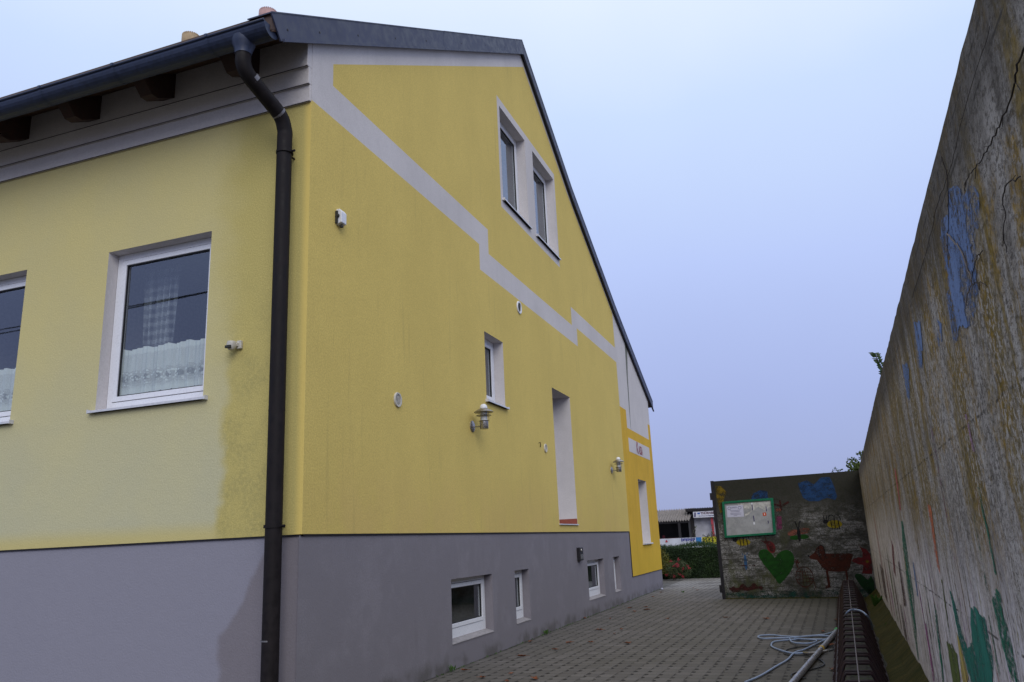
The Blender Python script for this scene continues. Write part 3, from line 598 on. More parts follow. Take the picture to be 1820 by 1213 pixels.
def curtain(name, x0, x1, z0, z1, y, amp, per, mat, label, cat, group=None, scallop=.05, taper=0, seed=1):
    rn = random.Random(seed); NX, NZ = 160, 10; m = MB()
    for j in range(NZ+1):
        t = j/NZ
        for i in range(NX+1):
            s_ = i/NX; ph = s_*per*2*math.pi+.8*math.sin(s_*11)+seed
            zb = z0+scallop*(1-abs(math.sin(s_*per*math.pi*1.0)))*(1 if scallop else 0)
            zt = z1+.012*math.sin(ph*.5); xx = x0+(x1-x0)*s_
            xx += taper*(t)*(1-s_)*.5 - taper*.25*t
            m.v.append((xx, y+amp*math.sin(ph)*(.6+.4*(1-t))+.01*math.sin(ph*2.3), zb+(zt-zb)*t))
    for j in range(NZ):
        for i in range(NX):
            a = j*(NX+1)+i; m.f.append((a,a+1,a+NX+2,a+NX+1)); m.m.append(0)
    m.sm = True; o = m.build(name, mat); return tag(o, label, cat, group)
curtain('lace_curtain', -2.78,-1.32,3.44,4.02,.235,.022,9,MT['lace'],'short white lace curtain in the street window next to the downpipe','curtain','short lace curtains',seed=1)
curtain('lace_curtain', -5.64,-4.18,3.44,4.02,.235,.022,9,MT['lace'],'short white lace curtain in the window at the left picture edge','curtain','short lace curtains',seed=2)
curtain('sheer_drape', -2.66,-2.26,4.02,5.14,.50,.03,5,MT['sheer'],'faint chequered sheer drape hanging above the lace curtain','drape',scallop=0,taper=-.3,seed=4)
# wires over the street behind the viewer, seen mirrored in the panes
m = MB()
for (za, zb) in ((10.93,10.99),(10.76,10.97)):
    m.tube([(-60+2*i, -15, za+(zb-za)*((-60+2*i)+25)/10+.0006*((-60+2*i)+18)**2) for i in range(51)], .022, 6)
tag(m.build('overhead_wire', MT['cable']), 'pair of thin black overhead wires across the street, mirrored in the window panes', 'wire')

# ================================================================ fittings on the walls
def wall_lamp(y, z, label):
    t = thing('wall_lamp', (0,y,z), label, 'wall lamp', 'steel wall lamps')
    m = MB(); m.lathe((.0,y,z), [(.0,.03),(.05,.03),(.088,.012),(.09,.001)], 24, axis='x'); m.build('mounting_plate', MT['steelb'], t)
    m = MB(); m.tube([(.02,y,z-.01),(.15,y,z-.01)], .010, 10); m.build('arm', MT['steelb'], t)
    cx = .20; c0 = (cx,y,z)
    m = MB(); m.lathe(c0, [(0,-.055),(.063,-.055),(.066,-.05),(.066,.06),(.08,.062),(.088,.066),(.08,.07),(.06,.072)], 24); m.build('lamp_housing', MT['steelb'], t)
    m = MB(); m.lathe(c0, [(.055,.07),(.057,.24)], 24); m.build('lamp_glass', MT['frost'], t)
    m = MB(); m.lathe(c0, [(.060,.150),(.115,.146),(.118,.149),(.115,.153),(.060,.158)], 24); m.build('louvre_ring', MT['steelb'], t)
    m = MB(); m.lathe(c0, [(.05,.232),(.10,.222),(.148,.200),(.152,.203),(.148,.210),(.105,.236),(.06,.262),(.058,.262)], 28); m.build('lamp_shade', MT['steelb'], t)
    m = MB(); m.lathe(c0, [(.058,.262),(.057,.285),(.045,.312),(.024,.328),(0,.332)], 20); m.build('lamp_cap', MT['whitep'], t)
    for k in range(3):
        m = MB(); th = 2*math.pi*k/3+.3; a, b = .076*math.cos(th), .076*math.sin(th); m.tube([(cx+a,y+b,z+.066),(cx+a,y+b,z+.23)], .004, 6); m.build('guard_rod', MT['steelb'], t)
wall_lamp(4.387, 3.365, 'larger-looking steel wall lamp below the small window, nearest the viewer')
wall_lamp(13.677, 3.33, 'far steel wall lamp beside the orange wall corner')
t = thing('motion_sensor', (-.88,0,3.78), 'cream motion sensor with a tilted head on the street wall beside the downpipe', 'sensor')
m = MB(); m.box(-.86,-.80,-.035,-.001,3.75,3.84); m.build('bracket', MT['cream'], t, bevel=.006)
m = MB(); m.lathe((-.885,-.08,3.775), [(0,-.045),(.03,-.04),(.05,-.015),(.052,.02),(.045,.05),(0,.055)], 18); m.box(-.86,-.83,-.06,-.03,3.775,3.81); m.build('sensor_head', MT['cream'], t)
m = MB(); m.box(-.925,-.855,-.141,-.115,3.745,3.775); m.build('sensor_lens', MT['darkgrille'], t, bevel=.004)
t = thing('sensor_box', (0,.59,5.34), 'small white sensor box high on the yellow side wall near the house corner', 'sensor')
m = MB(); m.prism([(0.001,.0),(.075,.02),(.075,.15),(.045,.19),(.001,.19)], lambda a, b: (a,.53,5.24+b), lambda a, b: (a,.64,5.24+b)); m.build('housing', MT['whitep'], t, bevel=.008)
m = MB(); m.box(.001,.03,.51,.53,5.25,5.40); m.lathe((.03,.52,5.34),[(0,.02),(.018,.018),(.02,0)],10,axis='x'); m.box(.03,.06,.56,.60,5.215,5.24); m.build('cable_gland', MT['darkgrille'], t)
def vent(y, z, r, label, dark=False, slats=True):
    t = thing('wall_vent', (0,y,z), label, 'air vent', 'round wall vents')
    m = MB(); m.lathe((0,y,z), [(r*.72,.004),(r*.74,.02),(r*.95,.022),(r,.012),(r,.0005)], 28, axis='x'); m.build('rim', MT['cream' if not dark else 'whitep'], t)
    m = MB(); m.lathe((0,y,z), [(0,.003),(r*.74,.003)], 28, axis='x'); m.build('opening', MT['darkgrille'], t)
    if slats:
        m = MB(); k = 6
        for i in range(-k, k+1):
            hw = math.sqrt(max(0, (r*.72)**2-(r*.72*i/(k+.6))**2)); zz = z+r*.72*i/(k+.6); m.box(.004,.012,y-hw,y+hw,zz-r*.018,zz+r*.018)
        for i in range(-3, 4):
            yy = y+r*.72*i/3.6; hw = math.sqrt(max(0, (r*.72)**2-(r*.72*i/3.6)**2)); m.box(.004,.0125,yy-r*.02,yy+r*.02,z-hw,z+hw)
        m.build('grille', MT['cream'], t)
vent(1.978, 3.414, .095, 'round cream vent grille low on the yellow side wall near the corner')
vent(6.864, 5.94, .125, 'round dark open vent with a white rim below the white band', True, False)
vent(8.051, 3.377, .085, 'smallest round vent, left of the tall deep window')
m = MB(); m.tube([(0,7.66,3.44),(.03,7.66,3.45),(.035,7.67,3.40),(.02,7.68,3.36)], .008, 6); tag(m.build('wall_hook', MT['rackm']), 'tiny rusty hook on the yellow wall left of the smallest vent', 'hook')
t = thing('switch_box', (-.02,10.06,1.31), 'small dark metal box with a round silver lock on the grey plinth', 'box')
m = MB(); m.box(-.019,.05,9.93,10.2,1.18,1.45); m.build('box_body', MT['black'], t, bevel=.01)
m = MB(); m.lathe((.051,10.06,1.39), [(0,.014),(.03,.012),(.034,0)], 16, axis='x'); m.box(.051,.056,9.97,10.16,1.21,1.31); m.build('lock', MT['steelb'], t)
# ================================================================ concrete wall on the right
def WX(y): return 5.46+.0342*y
ys = [-9,-5,0,3,7,11,14.27]; zt = [3.045,3.045,3.05,3.045,3.01,2.975,2.945]
m = MB()
rn = random.Random(3)
YY = []; y = -9
while y < 14.27: YY.append(y); y += .12
YY.append(14.27)
def wz(y):
    for (a, za), (b, zb) in zip(zip(ys, zt), list(zip(ys, zt))[1:]):
        if y <= b: return za+(zb-za)*(y-a)/(b-a)
    return zt[-1]
tp = [wz(y)+rn.uniform(-.006,.005) for y in YY]
for i in range(len(YY)-1):
    a, b = YY[i], YY[i+1]; za, zb = tp[i], tp[i+1]
    m.quad((WX(a),a,-.01),(WX(b),b,-.01),(WX(b),b,zb-.012),(WX(a),a,za-.012))
    m.quad((WX(a),a,za-.012),(WX(b),b,zb-.012),(WX(b)+.014,b,zb),(WX(a)+.014,a,za))
    m.quad((WX(a)+.014,a,za),(WX(b)+.014,b,zb),(WX(b)+.26,b,zb),(WX(a)+.26,a,za))
    m.quad((WX(a)+.26,a,za),(WX(b)+.26,b,zb),(WX(b)+.26,b,-.01),(WX(a)+.26,a,-.01))
m.quad((WX(-9),-9,-.01),(WX(-9),-9,3.03),(WX(-9)+.26,-9,3.03),(WX(-9)+.26,-9,-.01))
cw = m.build('concrete_wall', MT['conc'])
n = NM('mossy_footing'); c_ = n.mix(n.ramp(n.noise(7, 6, (.25,1.4,.25), .7), .35, .65), (.028,.032,.008), (.075,.058,.016)); c_ = n.mix(n.ramp(n.noise(40, 4), .4, .65, 0, .6), c_, (.018,.02,.006)); MT['moss'] = n.fin(c_, .95, .1, 0, n.bump(n.noise(50, 4), .8, .012))
m = MB()
for i in range(len(YY)-1):
    a, b = YY[i], YY[i+1]; ja, jb = [.02*math.sin(v*3.1)+.012*math.sin(v*7.7) for v in (a, b)]
    m.quad((WX(a)-.29+ja,a,-.006),(WX(b)-.29+jb,b,-.006),(WX(b)-.12,b,.10+jb),(WX(a)-.12,a,.10+ja)); m.quad((WX(a)-.12,a,.10+ja),(WX(b)-.12,b,.10+jb),(WX(b)+.004,b,.215+jb),(WX(a)+.004,a,.215+ja))
m.sm = True; ft_ = m.build('mossy_footing', MT['moss'], cw); tag(cw, 'tall weathered concrete wall with ochre lichen and worn painted streaks, running along the right side', 'wall')
def rough_poly(P_, jit, step, rn):
    o = []
    for i in range(len(P_)):
        a, b = P_[i], P_[(i+1) % len(P_)]; L_ = math.hypot(b[0]-a[0], b[1]-a[1]); k = max(1, int(L_/step))
        for q in range(k):
            t = q/k; o.append((a[0]+(b[0]-a[0])*t+rn.uniform(-jit,jit), a[1]+(b[1]-a[1])*t+rn.uniform(-jit,jit)))
    return o
def decal(name, poly, mat, to3, parent, z3=None):
    pts = [Vector(p) for p in poly]; ed = [(i, (i+1) % len(pts)) for i in range(len(pts))]
    V, Ed, F, *_ = delaunay_2d_cdt(pts, ed, [], 1, 1e-6); m = MB(); m.v = [to3(v.x, v.y) for v in V]
    for f in F:
        cx = sum(V[i].x for i in f)/3; cy = sum(V[i].y for i in f)/3
        if inpoly(cx, cy, poly): m.f.append(tuple(f)); m.m.append(0)
    return m.build(name, mat, parent)
DW = {
 'blue': [(-3.61,2.83),(-3.85,2.71),(-4.01,2.67),(-4.07,2.61),(-4.01,2.55),(-3.85,2.51),(-3.81,2.46),(-3.76,2.37),(-3.56,2.31),(-3.44,2.32),(-3.27,2.37),(-3.16,2.33),(-3.05,2.34),(-3.05,2.4),(-3.1,2.54),(-3.24,2.59),(-3.16,2.66),(-3.2,2.77),(-3.31,2.8),(-3.48,2.76),(-3.54,2.81)],
 'blue.': [(-1.79,2.75),(-2.08,2.67),(-2.0,2.56),(-1.8,2.47),(-1.65,2.5),(-1.72,2.6)],
 'blue..': [(-2.68,2.55),(-2.81,2.48),(-2.74,2.42),(-2.59,2.43)],
 'blue...': [(-.71,2.70),(-1.14,2.63),(-.82,2.43),(-.63,2.47)],
 'pink': [(-2.98,2.05),(-3.03,2.03),(-3.06,1.88),(-3.02,1.89)],
 'red': [(1.75,2.15),(1.6,2.09),(1.75,1.74),(1.98,1.76)],
 'darkred': [(4.38,1.44),(4.13,1.36),(4.65,.97),(5.0,1.03)],
 'green': [(2.03,1.64),(1.8,1.64),(1.83,1.25),(1.98,.93),(2.75,.25),(2.86,.28),(2.72,.96),(2.42,1.37)],
 'orange': [(-.82,1.73),(-.98,1.71),(-.86,1.29),(-.72,1.35)],
 'teal': [(-1.21,1.24),(-1.36,1.17),(-1.48,1.02),(-1.6,.93),(-1.87,1.0),(-2.02,1.17),(-2.21,1.2),(-2.5,1.17),(-2.5,1.0),(-2.35,.87),(-1.9,.78),(-1.51,.75),(-1.3,.92),(-1.25,1.12)],
 'olive': [(-.51,.84),(-.84,.86),(-1.03,.82),(-.93,.65),(-.47,.55)],
 'yellow': [(-1.22,.98),(-1.34,.91),(-1.42,.75),(-1.04,.62)],
 'brown': [(9.7,.95),(8.3,.91),(8.6,.34),(9.48,.39)],
 'brown.': [(3.69,1.21),(3.4,1.2),(3.4,.73),(3.84,.7)],
 'brown..': [(4.76,.63),(4.33,.68),(4.3,.23),(4.79,.24)],
 'green.': [(-2.94,1.33),(-3.04,1.33),(-3.01,1.24),(-3.06,1.21),(-3.08,1.0),(-2.95,.95),(-2.84,1.1),(-2.78,1.28)],
 'purple': [(1.12,.79),(.98,.8),(1.05,.34),(1.25,.3)], 'blue....': [(1.4,1.27),(1.25,1.28),(1.36,.99),(1.5,.97)],
 'olive.': [(-.86,1.25),(-.91,1.26),(-.80,.89),(-.75,.87)], 'green..': [(-2.97,1.74),(-3.0,1.73),(-3.04,1.4),(-3.0,1.38)], 'green...': [(-.02,1.04),(-.18,1.01),(.19,.47),(.32,.44)],
}
for i_, (y_, z0_, z1_, w_, k_) in enumerate([(10.9,.3,1.0,.5,'brown'),(7.4,.25,1.2,.30,'darkred'),(6.6,.3,.95,.25,'purple'),(5.9,.3,1.35,.22,'olive'),(5.2,.25,1.1,.22,'brown'),(3.95,.25,.8,.12,'purple'),(3.3,.3,1.6,.10,'pink'),(2.4,.9,1.5,.07,'yellow'),(1.15,.6,1.35,.05,'purple'),(.75,.35,1.1,.05,'brown'),(.45,.7,1.3,.035,'olive'),(-.3,.9,1.5,.025,'pink'),(-2.62,.95,1.25,.035,'green'),(-2.72,1.3,1.65,.02,'green'),(-1.75,1.35,2.15,.02,'purple'),(8.6,.9,1.9,.3,'red'),(-1.0,.45,.75,.04,'orange')]):
    DW[k_+'.'*(10+i_)] = [(y_,z0_),(y_+w_*.6,z0_+.03),(y_+w_,(z0_+z1_)/2),(y_+w_*.7,z1_-.1),(y_+w_*.4,z1_),(y_-w_*.1,(z0_+z1_)/2)]
PC = {'blue': (.13,.20,.38), 'pink': (.34,.20,.30), 'red': (.40,.10,.08), 'darkred': (.20,.05,.06), 'green': (.02,.14,.085), 'orange': (.55,.16,.07), 'teal': (.02,.16,.12), 'olive': (.09,.12,.03), 'yellow': (.42,.33,.10), 'brown': (.10,.06,.05), 'purple': (.30,.10,.22)}
WM = {k: worn(k+'_wall_paint', v, .47 if k in ('teal','olive','yellow') else .50, True) for k, v in PC.items()}
PLAB = {'blue': 'big flaking blue patch high on the wall'}
for k, poly in DW.items():
    kk = k.rstrip('.'); mt_ = WM[kk]
    big = k == 'blue'
    po = rough_poly(poly, .012, .035, rn)
    o = decal('paint_patch', po, mt_, lambda a, b: (WX(a)-.003, a, b), cw)
    o['label'] = PLAB.get(k, {'blue':'small faded blue paint streak','blue.':'faded blue paint streak','blue..':'faded blue paint streak','blue...':'faded blue paint streak','blue....':'faded blue paint streak'}.get(k, 'worn %s paint streak' % kk.replace('darkred','dark red')))
# dead climbing stems
VL = [([(-4.9,2.64),(-4.78,2.66),(-4.69,2.63),(-4.53,2.63),(-4.33,2.65),(-4.16,2.67),(-4.01,2.70),(-3.89,2.70)], .0028, 'vine', 'thickest dead dark stem climbing the top right of the concrete wall'),
 ([(-4.58,2.45),(-4.43,2.48),(-4.35,2.47),(-4.35,2.43),(-4.30,2.40),(-4.28,2.34)], .002, 'vine', 'thin dark dead stem to the right of the blue patch'),
 ([(-3.43,2.71),(-3.51,2.65),(-3.63,2.56),(-3.68,2.47),(-3.70,2.42),(-3.55,2.40),(-3.53,2.38)], .003, 'vine2', 'pale curled dead stem hanging over the blue patch'),
 ([(-3.98,2.45),(-3.83,2.46),(-3.70,2.42),(-3.85,2.38),(-3.94,2.34)], .0018, 'vine', 'short dark dead twig at the edge of the blue patch'),
 ([(-3.59,2.96),(-3.62,2.87),(-3.51,2.76),(-3.43,2.71),(-3.36,2.67),(-3.34,2.62)], .0017, 'vine', 'thin dead stem running down from the wall top into the blue patch'),
 ([(-2.0,2.84),(-2.9,2.845),(-3.3,2.87),(-3.7,2.86),(-4.1,2.87),(-4.6,2.865)], .0014, 'vine', 'long dead stem lying along the upper wall joint')]
for pl, rd, mt_, lb in VL:
    m = MB(); pts = [(WX(a)-rd-.003-rn.uniform(0,.006), a, b) for a, b in pl]; sp_ = smooth_path(pts, 6)
    sp_ = [p+Vector((0, rn.uniform(-.006,.006), rn.uniform(-.006,.006))) for p in sp_]
    m.tube(sp_, [rd*(1-.5*i/len(sp_)) for i in range(len(sp_))], 6)
    for k in range(3, len(sp_)-2, 7):
        p = sp_[k]; m.tube([p, p+Vector((-.002, rn.uniform(-.04,.04), rn.uniform(-.04,.02)))], .001, 5)
    tag(m.build('dead_vine', MT[mt_]), lb, 'dead vine', 'dead climbing stems')

# leaves helper
def leaf_quads(m, p, L_, wd, rn, up=.3, mi=0, fold=.25):
    d_ = Vector((rn.gauss(0,1), rn.gauss(0,1), rn.gauss(up,1))).normalized(); s_ = d_.cross(Vector((rn.gauss(0,1), rn.gauss(0,1), rn.gauss(0,1)))).normalized(); n_ = d_.cross(s_)
    p = Vector(p); a = p; b = p+d_*L_*.5+s_*wd*.5+n_*wd*fold; c_ = p+d_*L_; e = p+d_*L_*.5-s_*wd*.5+n_*wd*fold
    m.face([a,b,c_],mi); m.face([a,c_,e],mi)
def cloud(m, blobs, n, L_, wd, rn, mi=0, shell=.55):
    tot = sum(b[3]*b[4]*b[5] for b in blobs)
    for (x, y, z, a, b, c_) in blobs:
        for _ in range(int(n*(a*b*c_)/tot)):
            v = Vector((rn.gauss(0,1), rn.gauss(0,1), rn.gauss(0,1))).normalized()*(shell+(1-shell)*rn.random()**.5)*rn.uniform(.85,1.1)
            leaf_quads(m, (x+v.x*a, y+v.y*b, z+v.z*c_), L_*rn.uniform(.6,1.2), wd*rn.uniform(.7,1.2), rn, mi=mi)
# sprout on the wall crown
t = thing('wall_sprout', (WX(1.6)+.02,1.6,3.04), 'small dark green leafy shoot growing on top of the concrete wall', 'plant')
base = Vector((WX(1.6)+.04,1.6,3.03)); st = smooth_path([base, base+Vector((-.02,-.02,.07)), base+Vector((-.045,-.03,.14)), base+Vector((-.06,-.04,.21))], 4)
m = MB(); m.tube(st, .004, 5); m.build('stem', MT['vine'], t)
m = MB()
for i, p in enumerate(st):
    for sd_ in (-1, 1):
        dv = Vector((sd_*.8+rn.uniform(-.3,.3), rn.uniform(-.7,.7), .35)).normalized(); up_ = Vector((0,0,1)); sv = dv.cross(Vector((rn.uniform(-.5,.5),-1,rn.uniform(-.2,.6)))).normalized()
        L_ = .062*rn.uniform(.7,1.15); W_ = .017
        m.face([p, p+dv*L_*.4+sv*W_, p+dv*L_, p+dv*L_*.4-sv*W_])
m.build('leaves', MT['sprout'], t)

# ================================================================ painted end wall
def EY(x): return 15.045-.136*x
X0, X1 = 2.425, WX(14.23)+.0
m = MB(); N_ = 30
for i in range(N_):
    a = X0+(X1-X0)*i/N_; b = X0+(X1-X0)*(i+1)/N_; za = 2.94+.01*i/N_+rn.uniform(-.004,.004); zb = 2.945
    m.quad((a,EY(a),-.01),(a,EY(a),2.938),(b,EY(b),2.938),(b,EY(b),-.01)); m.quad((a,EY(a),2.938),(a,EY(a)+.18,2.938),(b,EY(b)+.18,2.938),(b,EY(b),2.938)); m.quad((a,EY(a)+.18,-.01),(a,EY(a)+.18,2.938),(b,EY(b)+.18,2.938),(b,EY(b)+.18,-.01))
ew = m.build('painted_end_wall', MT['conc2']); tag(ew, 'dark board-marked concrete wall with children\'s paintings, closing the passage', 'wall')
m = MB(); m.prism([(X0-.05,EY(X0)-.012),(X0+.035,EY(X0+.035)-.012),(X0+.035,EY(X0+.035)-.002),(X0+.0,EY(X0)-.002),(X0,EY(X0)+.20),(X0-.05,EY(X0)+.20)], lambda a, b: (a,b,-.005), lambda a, b: (a,b,2.95)); m.build('steel_edge', MT['black'], ew)
for z in (2.55,.25):
    m = MB(); m.lathe((X0-.07,EY(X0)-.02,z-.09), [(0,0),(.028,0),(.028,.18),(0,.18)], 12); m.box(X0-.07,X0-.02,EY(X0)-.03,EY(X0)-.014,z-.05,z+.05); m.build('hinge', MT['black'], ew)
fd = lambda off: (lambda a, b: (a, EY(a)-off, b))
def ell(cx, cz, a, b, n=24, rot=0): return [(cx+a*math.cos(2*math.pi*k/n)*math.cos(rot)-b*math.sin(2*math.pi*k/n)*math.sin(rot), cz+a*math.cos(2*math.pi*k/n)*math.sin(rot)+b*math.sin(2*math.pi*k/n)*math.cos(rot)) for k in range(n)]
def stroke(pts, wd):
    P_ = [Vector(p) for p in pts]; L_, R_ = [], []
    for i, p in enumerate(P_):
        t_ = (P_[min(i+1,len(P_)-1)]-P_[max(i-1,0)]).normalized(); n_ = Vector((-t_.y,t_.x))*wd/2; L_.append(tuple(p+n_)); R_.append(tuple(p-n_))
    return L_+R_[::-1]
FP = {k: worn('mural_'+k, mul(v, .42), w_+.075) for k, v, w_ in (('green',(.018,.115,.012),.34),('brown',(.115,.028,.016),.38),('yellow',(.50,.38,.02),.38),('black',(.018,.018,.022),.36),('blue',(.03,.095,.26),.40),('red',(.24,.03,.035),.38),('pink',(.26,.06,.14),.42),('salmon',(.38,.13,.09),.42),('lblue',(.06,.18,.40),.38),('dgreen',(.015,.075,.02),.36),('tgreen',(.012,.09,.068),.46),('darkred',(.09,.02,.018),.40),('ochre',(.33,.22,.02),.42))}
def fig(name, label, parts):
    root = None
    for i, (poly, mt_, off) in enumerate(parts):
        po = rough_poly(poly, .004, .05, rn)
        o = decal(name if root is None else name+'_detail', po, FP[mt_], fd(off), ew if root is None else root)
        if root is None: root = o; o['label'] = label
A_, B_, C_ = .002, .0035, .005
fig('painted_cloud','large blue painted cloud under the wall top',[([(4.533,2.737),(4.744,2.792),(4.897,2.675),(5.085,2.837),(5.283,2.839),(5.351,2.608),(5.383,2.364),(5.339,2.28),(5.152,2.344),(4.944,2.271),(4.712,2.286),(4.606,2.38),(4.549,2.594)],'blue',A_)])
fig('painted_cloud','smaller blue painted cloud above the notice board',[([(3.366,2.40),(3.366,2.46),(3.432,2.564),(3.617,2.631),(3.772,2.595),(3.78,2.40)],'blue',A_)])
fig('painted_sun','faded yellow painted sun in the top left corner',[([(2.48,2.84),(2.654,2.784),(2.769,2.627),(2.678,2.469),(2.60,2.15),(2.54,2.12),(2.50,2.479)],'ochre',A_)])
fig('painted_heart','big green painted heart',[([(3.372,1.03),(3.386,1.112),(3.44,1.165),(3.52,1.18),(3.60,1.165),(3.68,1.09),(3.766,.961),(3.84,1.05),(3.921,1.111),(3.99,1.14),(4.078,1.14),(4.15,1.11),(4.202,1.05),(4.22,.95),(4.20,.82),(4.15,.72),(4.05,.57),(3.93,.45),(3.83,.35),(3.78,.345),(3.74,.42),(3.66,.55),(3.57,.69),(3.46,.84)],'green',A_)])
dog = [([(4.56,.96),(4.60,1.0),(4.685,1.045),(4.766,1.166),(4.82,1.22),(4.90,1.225),(4.945,1.14),(4.95,1.035),(5.03,1.02),(5.2,1.02),(5.35,1.025),(5.50,1.01),(5.57,.985),(5.53,.93),(5.49,.82),(5.45,.70),(5.40,.62),(5.2,.60),(4.99,.615),(4.90,.64),(4.82,.72),(4.77,.83),(4.73,.88),(4.66,.90),(4.59,.92)],'brown',A_),
 (rect(4.90,4.955,.26,.63),'brown',B_), ([(4.84,.22),(4.96,.24),(4.955,.31),(4.85,.29)],'brown',A_), (rect(5.33,5.375,.33,.62),'brown',B_),
 (stroke([(4.79,1.14),(4.815,1.20),(4.87,1.235),(4.915,1.20),(4.94,1.08),(4.925,.93),(4.87,.85),(4.82,.93),(4.79,1.06),(4.79,1.14)],.016),'black',C_), (ell(4.555,.985,.02,.025),'black',C_)]
fig('painted_dog','brown painted dog with a long ear',dog)
def bee(cx, cz, L_, H_, lab, wings=True):
    pr = [(ell(cx,cz,L_,H_),'yellow',A_), (ell(cx-L_*1.15,cz+H_*.75,L_*.36,H_*.5),'black',A_)]
    for k in (-.45,.0,.5): pr.append((stroke([(cx+k*L_,cz+H_*1.0),(cx+k*L_+.01,cz-H_*1.2)],.02),'black',B_))
    for k in (-.35,-.1,.3,.6): pr.append((stroke([(cx+k*L_,cz-H_*.9),(cx+k*L_-.015,cz-H_*1.35)],.014),'black',C_))
    if wings:
        for k in (-.35,.4): pr.append((stroke([(cx+k*L_+.075*math.cos(math.pi*q/8),cz+H_*.9+.14*math.sin(math.pi*q/8)) for q in range(9)],.012),'black',C_))
        pr += [(stroke([(cx-L_*1.3,cz+H_*1.1),(cx-L_*1.35,cz+H_*2.3)],.018),'black',B_),(stroke([(cx-L_*1.0,cz+H_*1.1),(cx-L_*.95,cz+H_*2.2)],.018),'black',B_)]
    fig('painted_bee',lab,pr)
bee(5.245,1.705,.17,.095,'yellow and black painted bee high on the right'); bee(3.044,1.365,.175,.085,'yellow and black painted bee under the notice board',True)
fig('painted_butterfly','painted butterfly with salmon and green wings',[(ell(4.27,1.55,.14,.065,rot=.25),'salmon',A_),(ell(4.52,1.58,.15,.07,rot=.12),'salmon',A_),(ell(4.30,1.43,.12,.055),'green',B_),(ell(4.50,1.44,.12,.055),'green',B_),(ell(4.398,1.50,.042,.165),'black',C_),(stroke([(4.39,1.64),(4.345,1.81)],.022),'black',C_+.001),(stroke([(4.405,1.64),(4.45,1.81)],.022),'black',C_+.001),(stroke([(4.31,1.80),(4.36,1.81)],.02),'black',C_+.002),(stroke([(4.43,1.80),(4.49,1.815)],.02),'black',C_+.002)])
fig('painted_ladybird','small red painted ladybird beside the heart',[(ell(3.70,1.225,.10,.15,rot=.3),'red',A_),(ell(3.70,1.18,.045,.07,rot=.3),'darkred',B_),(ell(3.60,1.35,.06,.04),'darkred',B_),(stroke([(3.55,1.36),(3.48,1.39)],.02),'darkred',C_),(stroke([(3.60,1.38),(3.60,1.47)],.02),'darkred',C_)])
fig('painted_flower','red painted flower at the right edge of the end wall',[([(5.71,1.18),(5.78,1.13),(5.86,1.10),(5.92,1.0),(5.935,.7),(5.90,.53),(5.81,.54),(5.69,.55),(5.72,.64),(5.75,.74),(5.66,.755),(5.56,.80),(5.50,.845),(5.57,.90),(5.66,.92),(5.75,.91),(5.77,1.02),(5.75,1.1)],'red',A_),(ell(5.84,.82,.035,.035),'ochre',B_)])
fig('painted_leaf','dark green painted leaf below the red flower',[([(5.52,.50),(5.56,.55),(5.66,.54),(5.74,.46),(5.80,.40),(5.88,.50),(5.92,.36),(5.90,.1),(5.80,.06),(5.72,.14),(5.62,.28),(5.55,.42)],'dgreen',A_)])
sn = [(stroke([(4.40+.20*math.cos(2*math.pi*q/20),.50+.23*math.sin(2*math.pi*q/20)) for q in range(21)],.018),'brown',A_)]
for a in (-.13,-.05,.04,.12): sn.append((stroke([(4.40+a,.50-.18),(4.40+a*.6,.50+.19)],.012),'brown',B_)); sn.append((stroke([(4.40-.19,.50+a*1.1),(4.40+.19,.50+a*.8)],.012),'brown',C_))
sn += [(stroke([(4.28,.72),(4.25,.82),(4.30,.90)],.03),'brown',A_),(stroke([(4.20,.86),(4.34,.84)],.02),'brown',B_),(stroke([(4.23,.93),(4.31,.80)],.02),'brown',C_),(stroke([(4.52,.50),(4.60,.40),(4.62,.25),(4.58,.20)],.014),'brown',B_),(stroke([(4.30,.28),(4.45,.24)],.016),'brown',B_)]
fig('painted_snail','red-brown line drawing of a round patterned shell',sn)
fig('painted_caterpillar','brown painted caterpillar near the ground',[([(2.564,.278),(2.62,.27),(2.675,.311),(2.74,.26),(2.814,.275),(2.86,.34),(2.929,.362),(2.99,.31),(3.025,.272),(3.10,.30),(3.16,.375),(3.212,.372),(3.27,.30),(3.308,.292),(3.36,.30),(3.40,.266),(3.365,.208),(3.30,.24),(3.23,.234),(3.12,.21),(3.015,.186),(2.92,.20),(2.839,.188),(2.75,.16),(2.658,.156),(2.575,.209)],'darkred',A_)])
fig('painted_dragonfly','small light blue painted dragonfly',[(ell(3.045,.88,.035,.19),'lblue',A_),(stroke([(2.91,.80),(3.24,.80)],.016),'darkred',B_),(ell(3.25,.80,.025,.022),'darkred',B_),(stroke([(3.0,1.06),(2.97,1.13)],.014),'lblue',A_),(stroke([(3.09,1.06),(3.12,1.12)],.014),'lblue',A_)])
fig('painted_bar','pink painted patch right of the notice board',[([(3.925,1.981),(4.042,1.957),(4.02,1.645),(3.89,1.633)],'pink',A_)])
fig('painted_cross','faded brown painted mark right of the notice board',[(stroke([(3.90,2.26),(4.08,2.20),(4.26,2.30)],.05),'darkred',A_),(stroke([(4.05,2.36),(4.06,2.10)],.04),'darkred',B_),([(3.93,2.17),(4.06,2.15),(4.04,2.06),(3.92,2.08)],'salmon',B_)])
fig('painted_grass','dark green painted grass strip along the foot of the wall',[([(2.47,.01),(2.47,.17),(2.8,.20),(3.1,.16),(3.5,.20),(4.0,.17),(4.6,.20),(5.3,.18),(5.85,.2),(5.88,.01)],'tgreen',A_)])

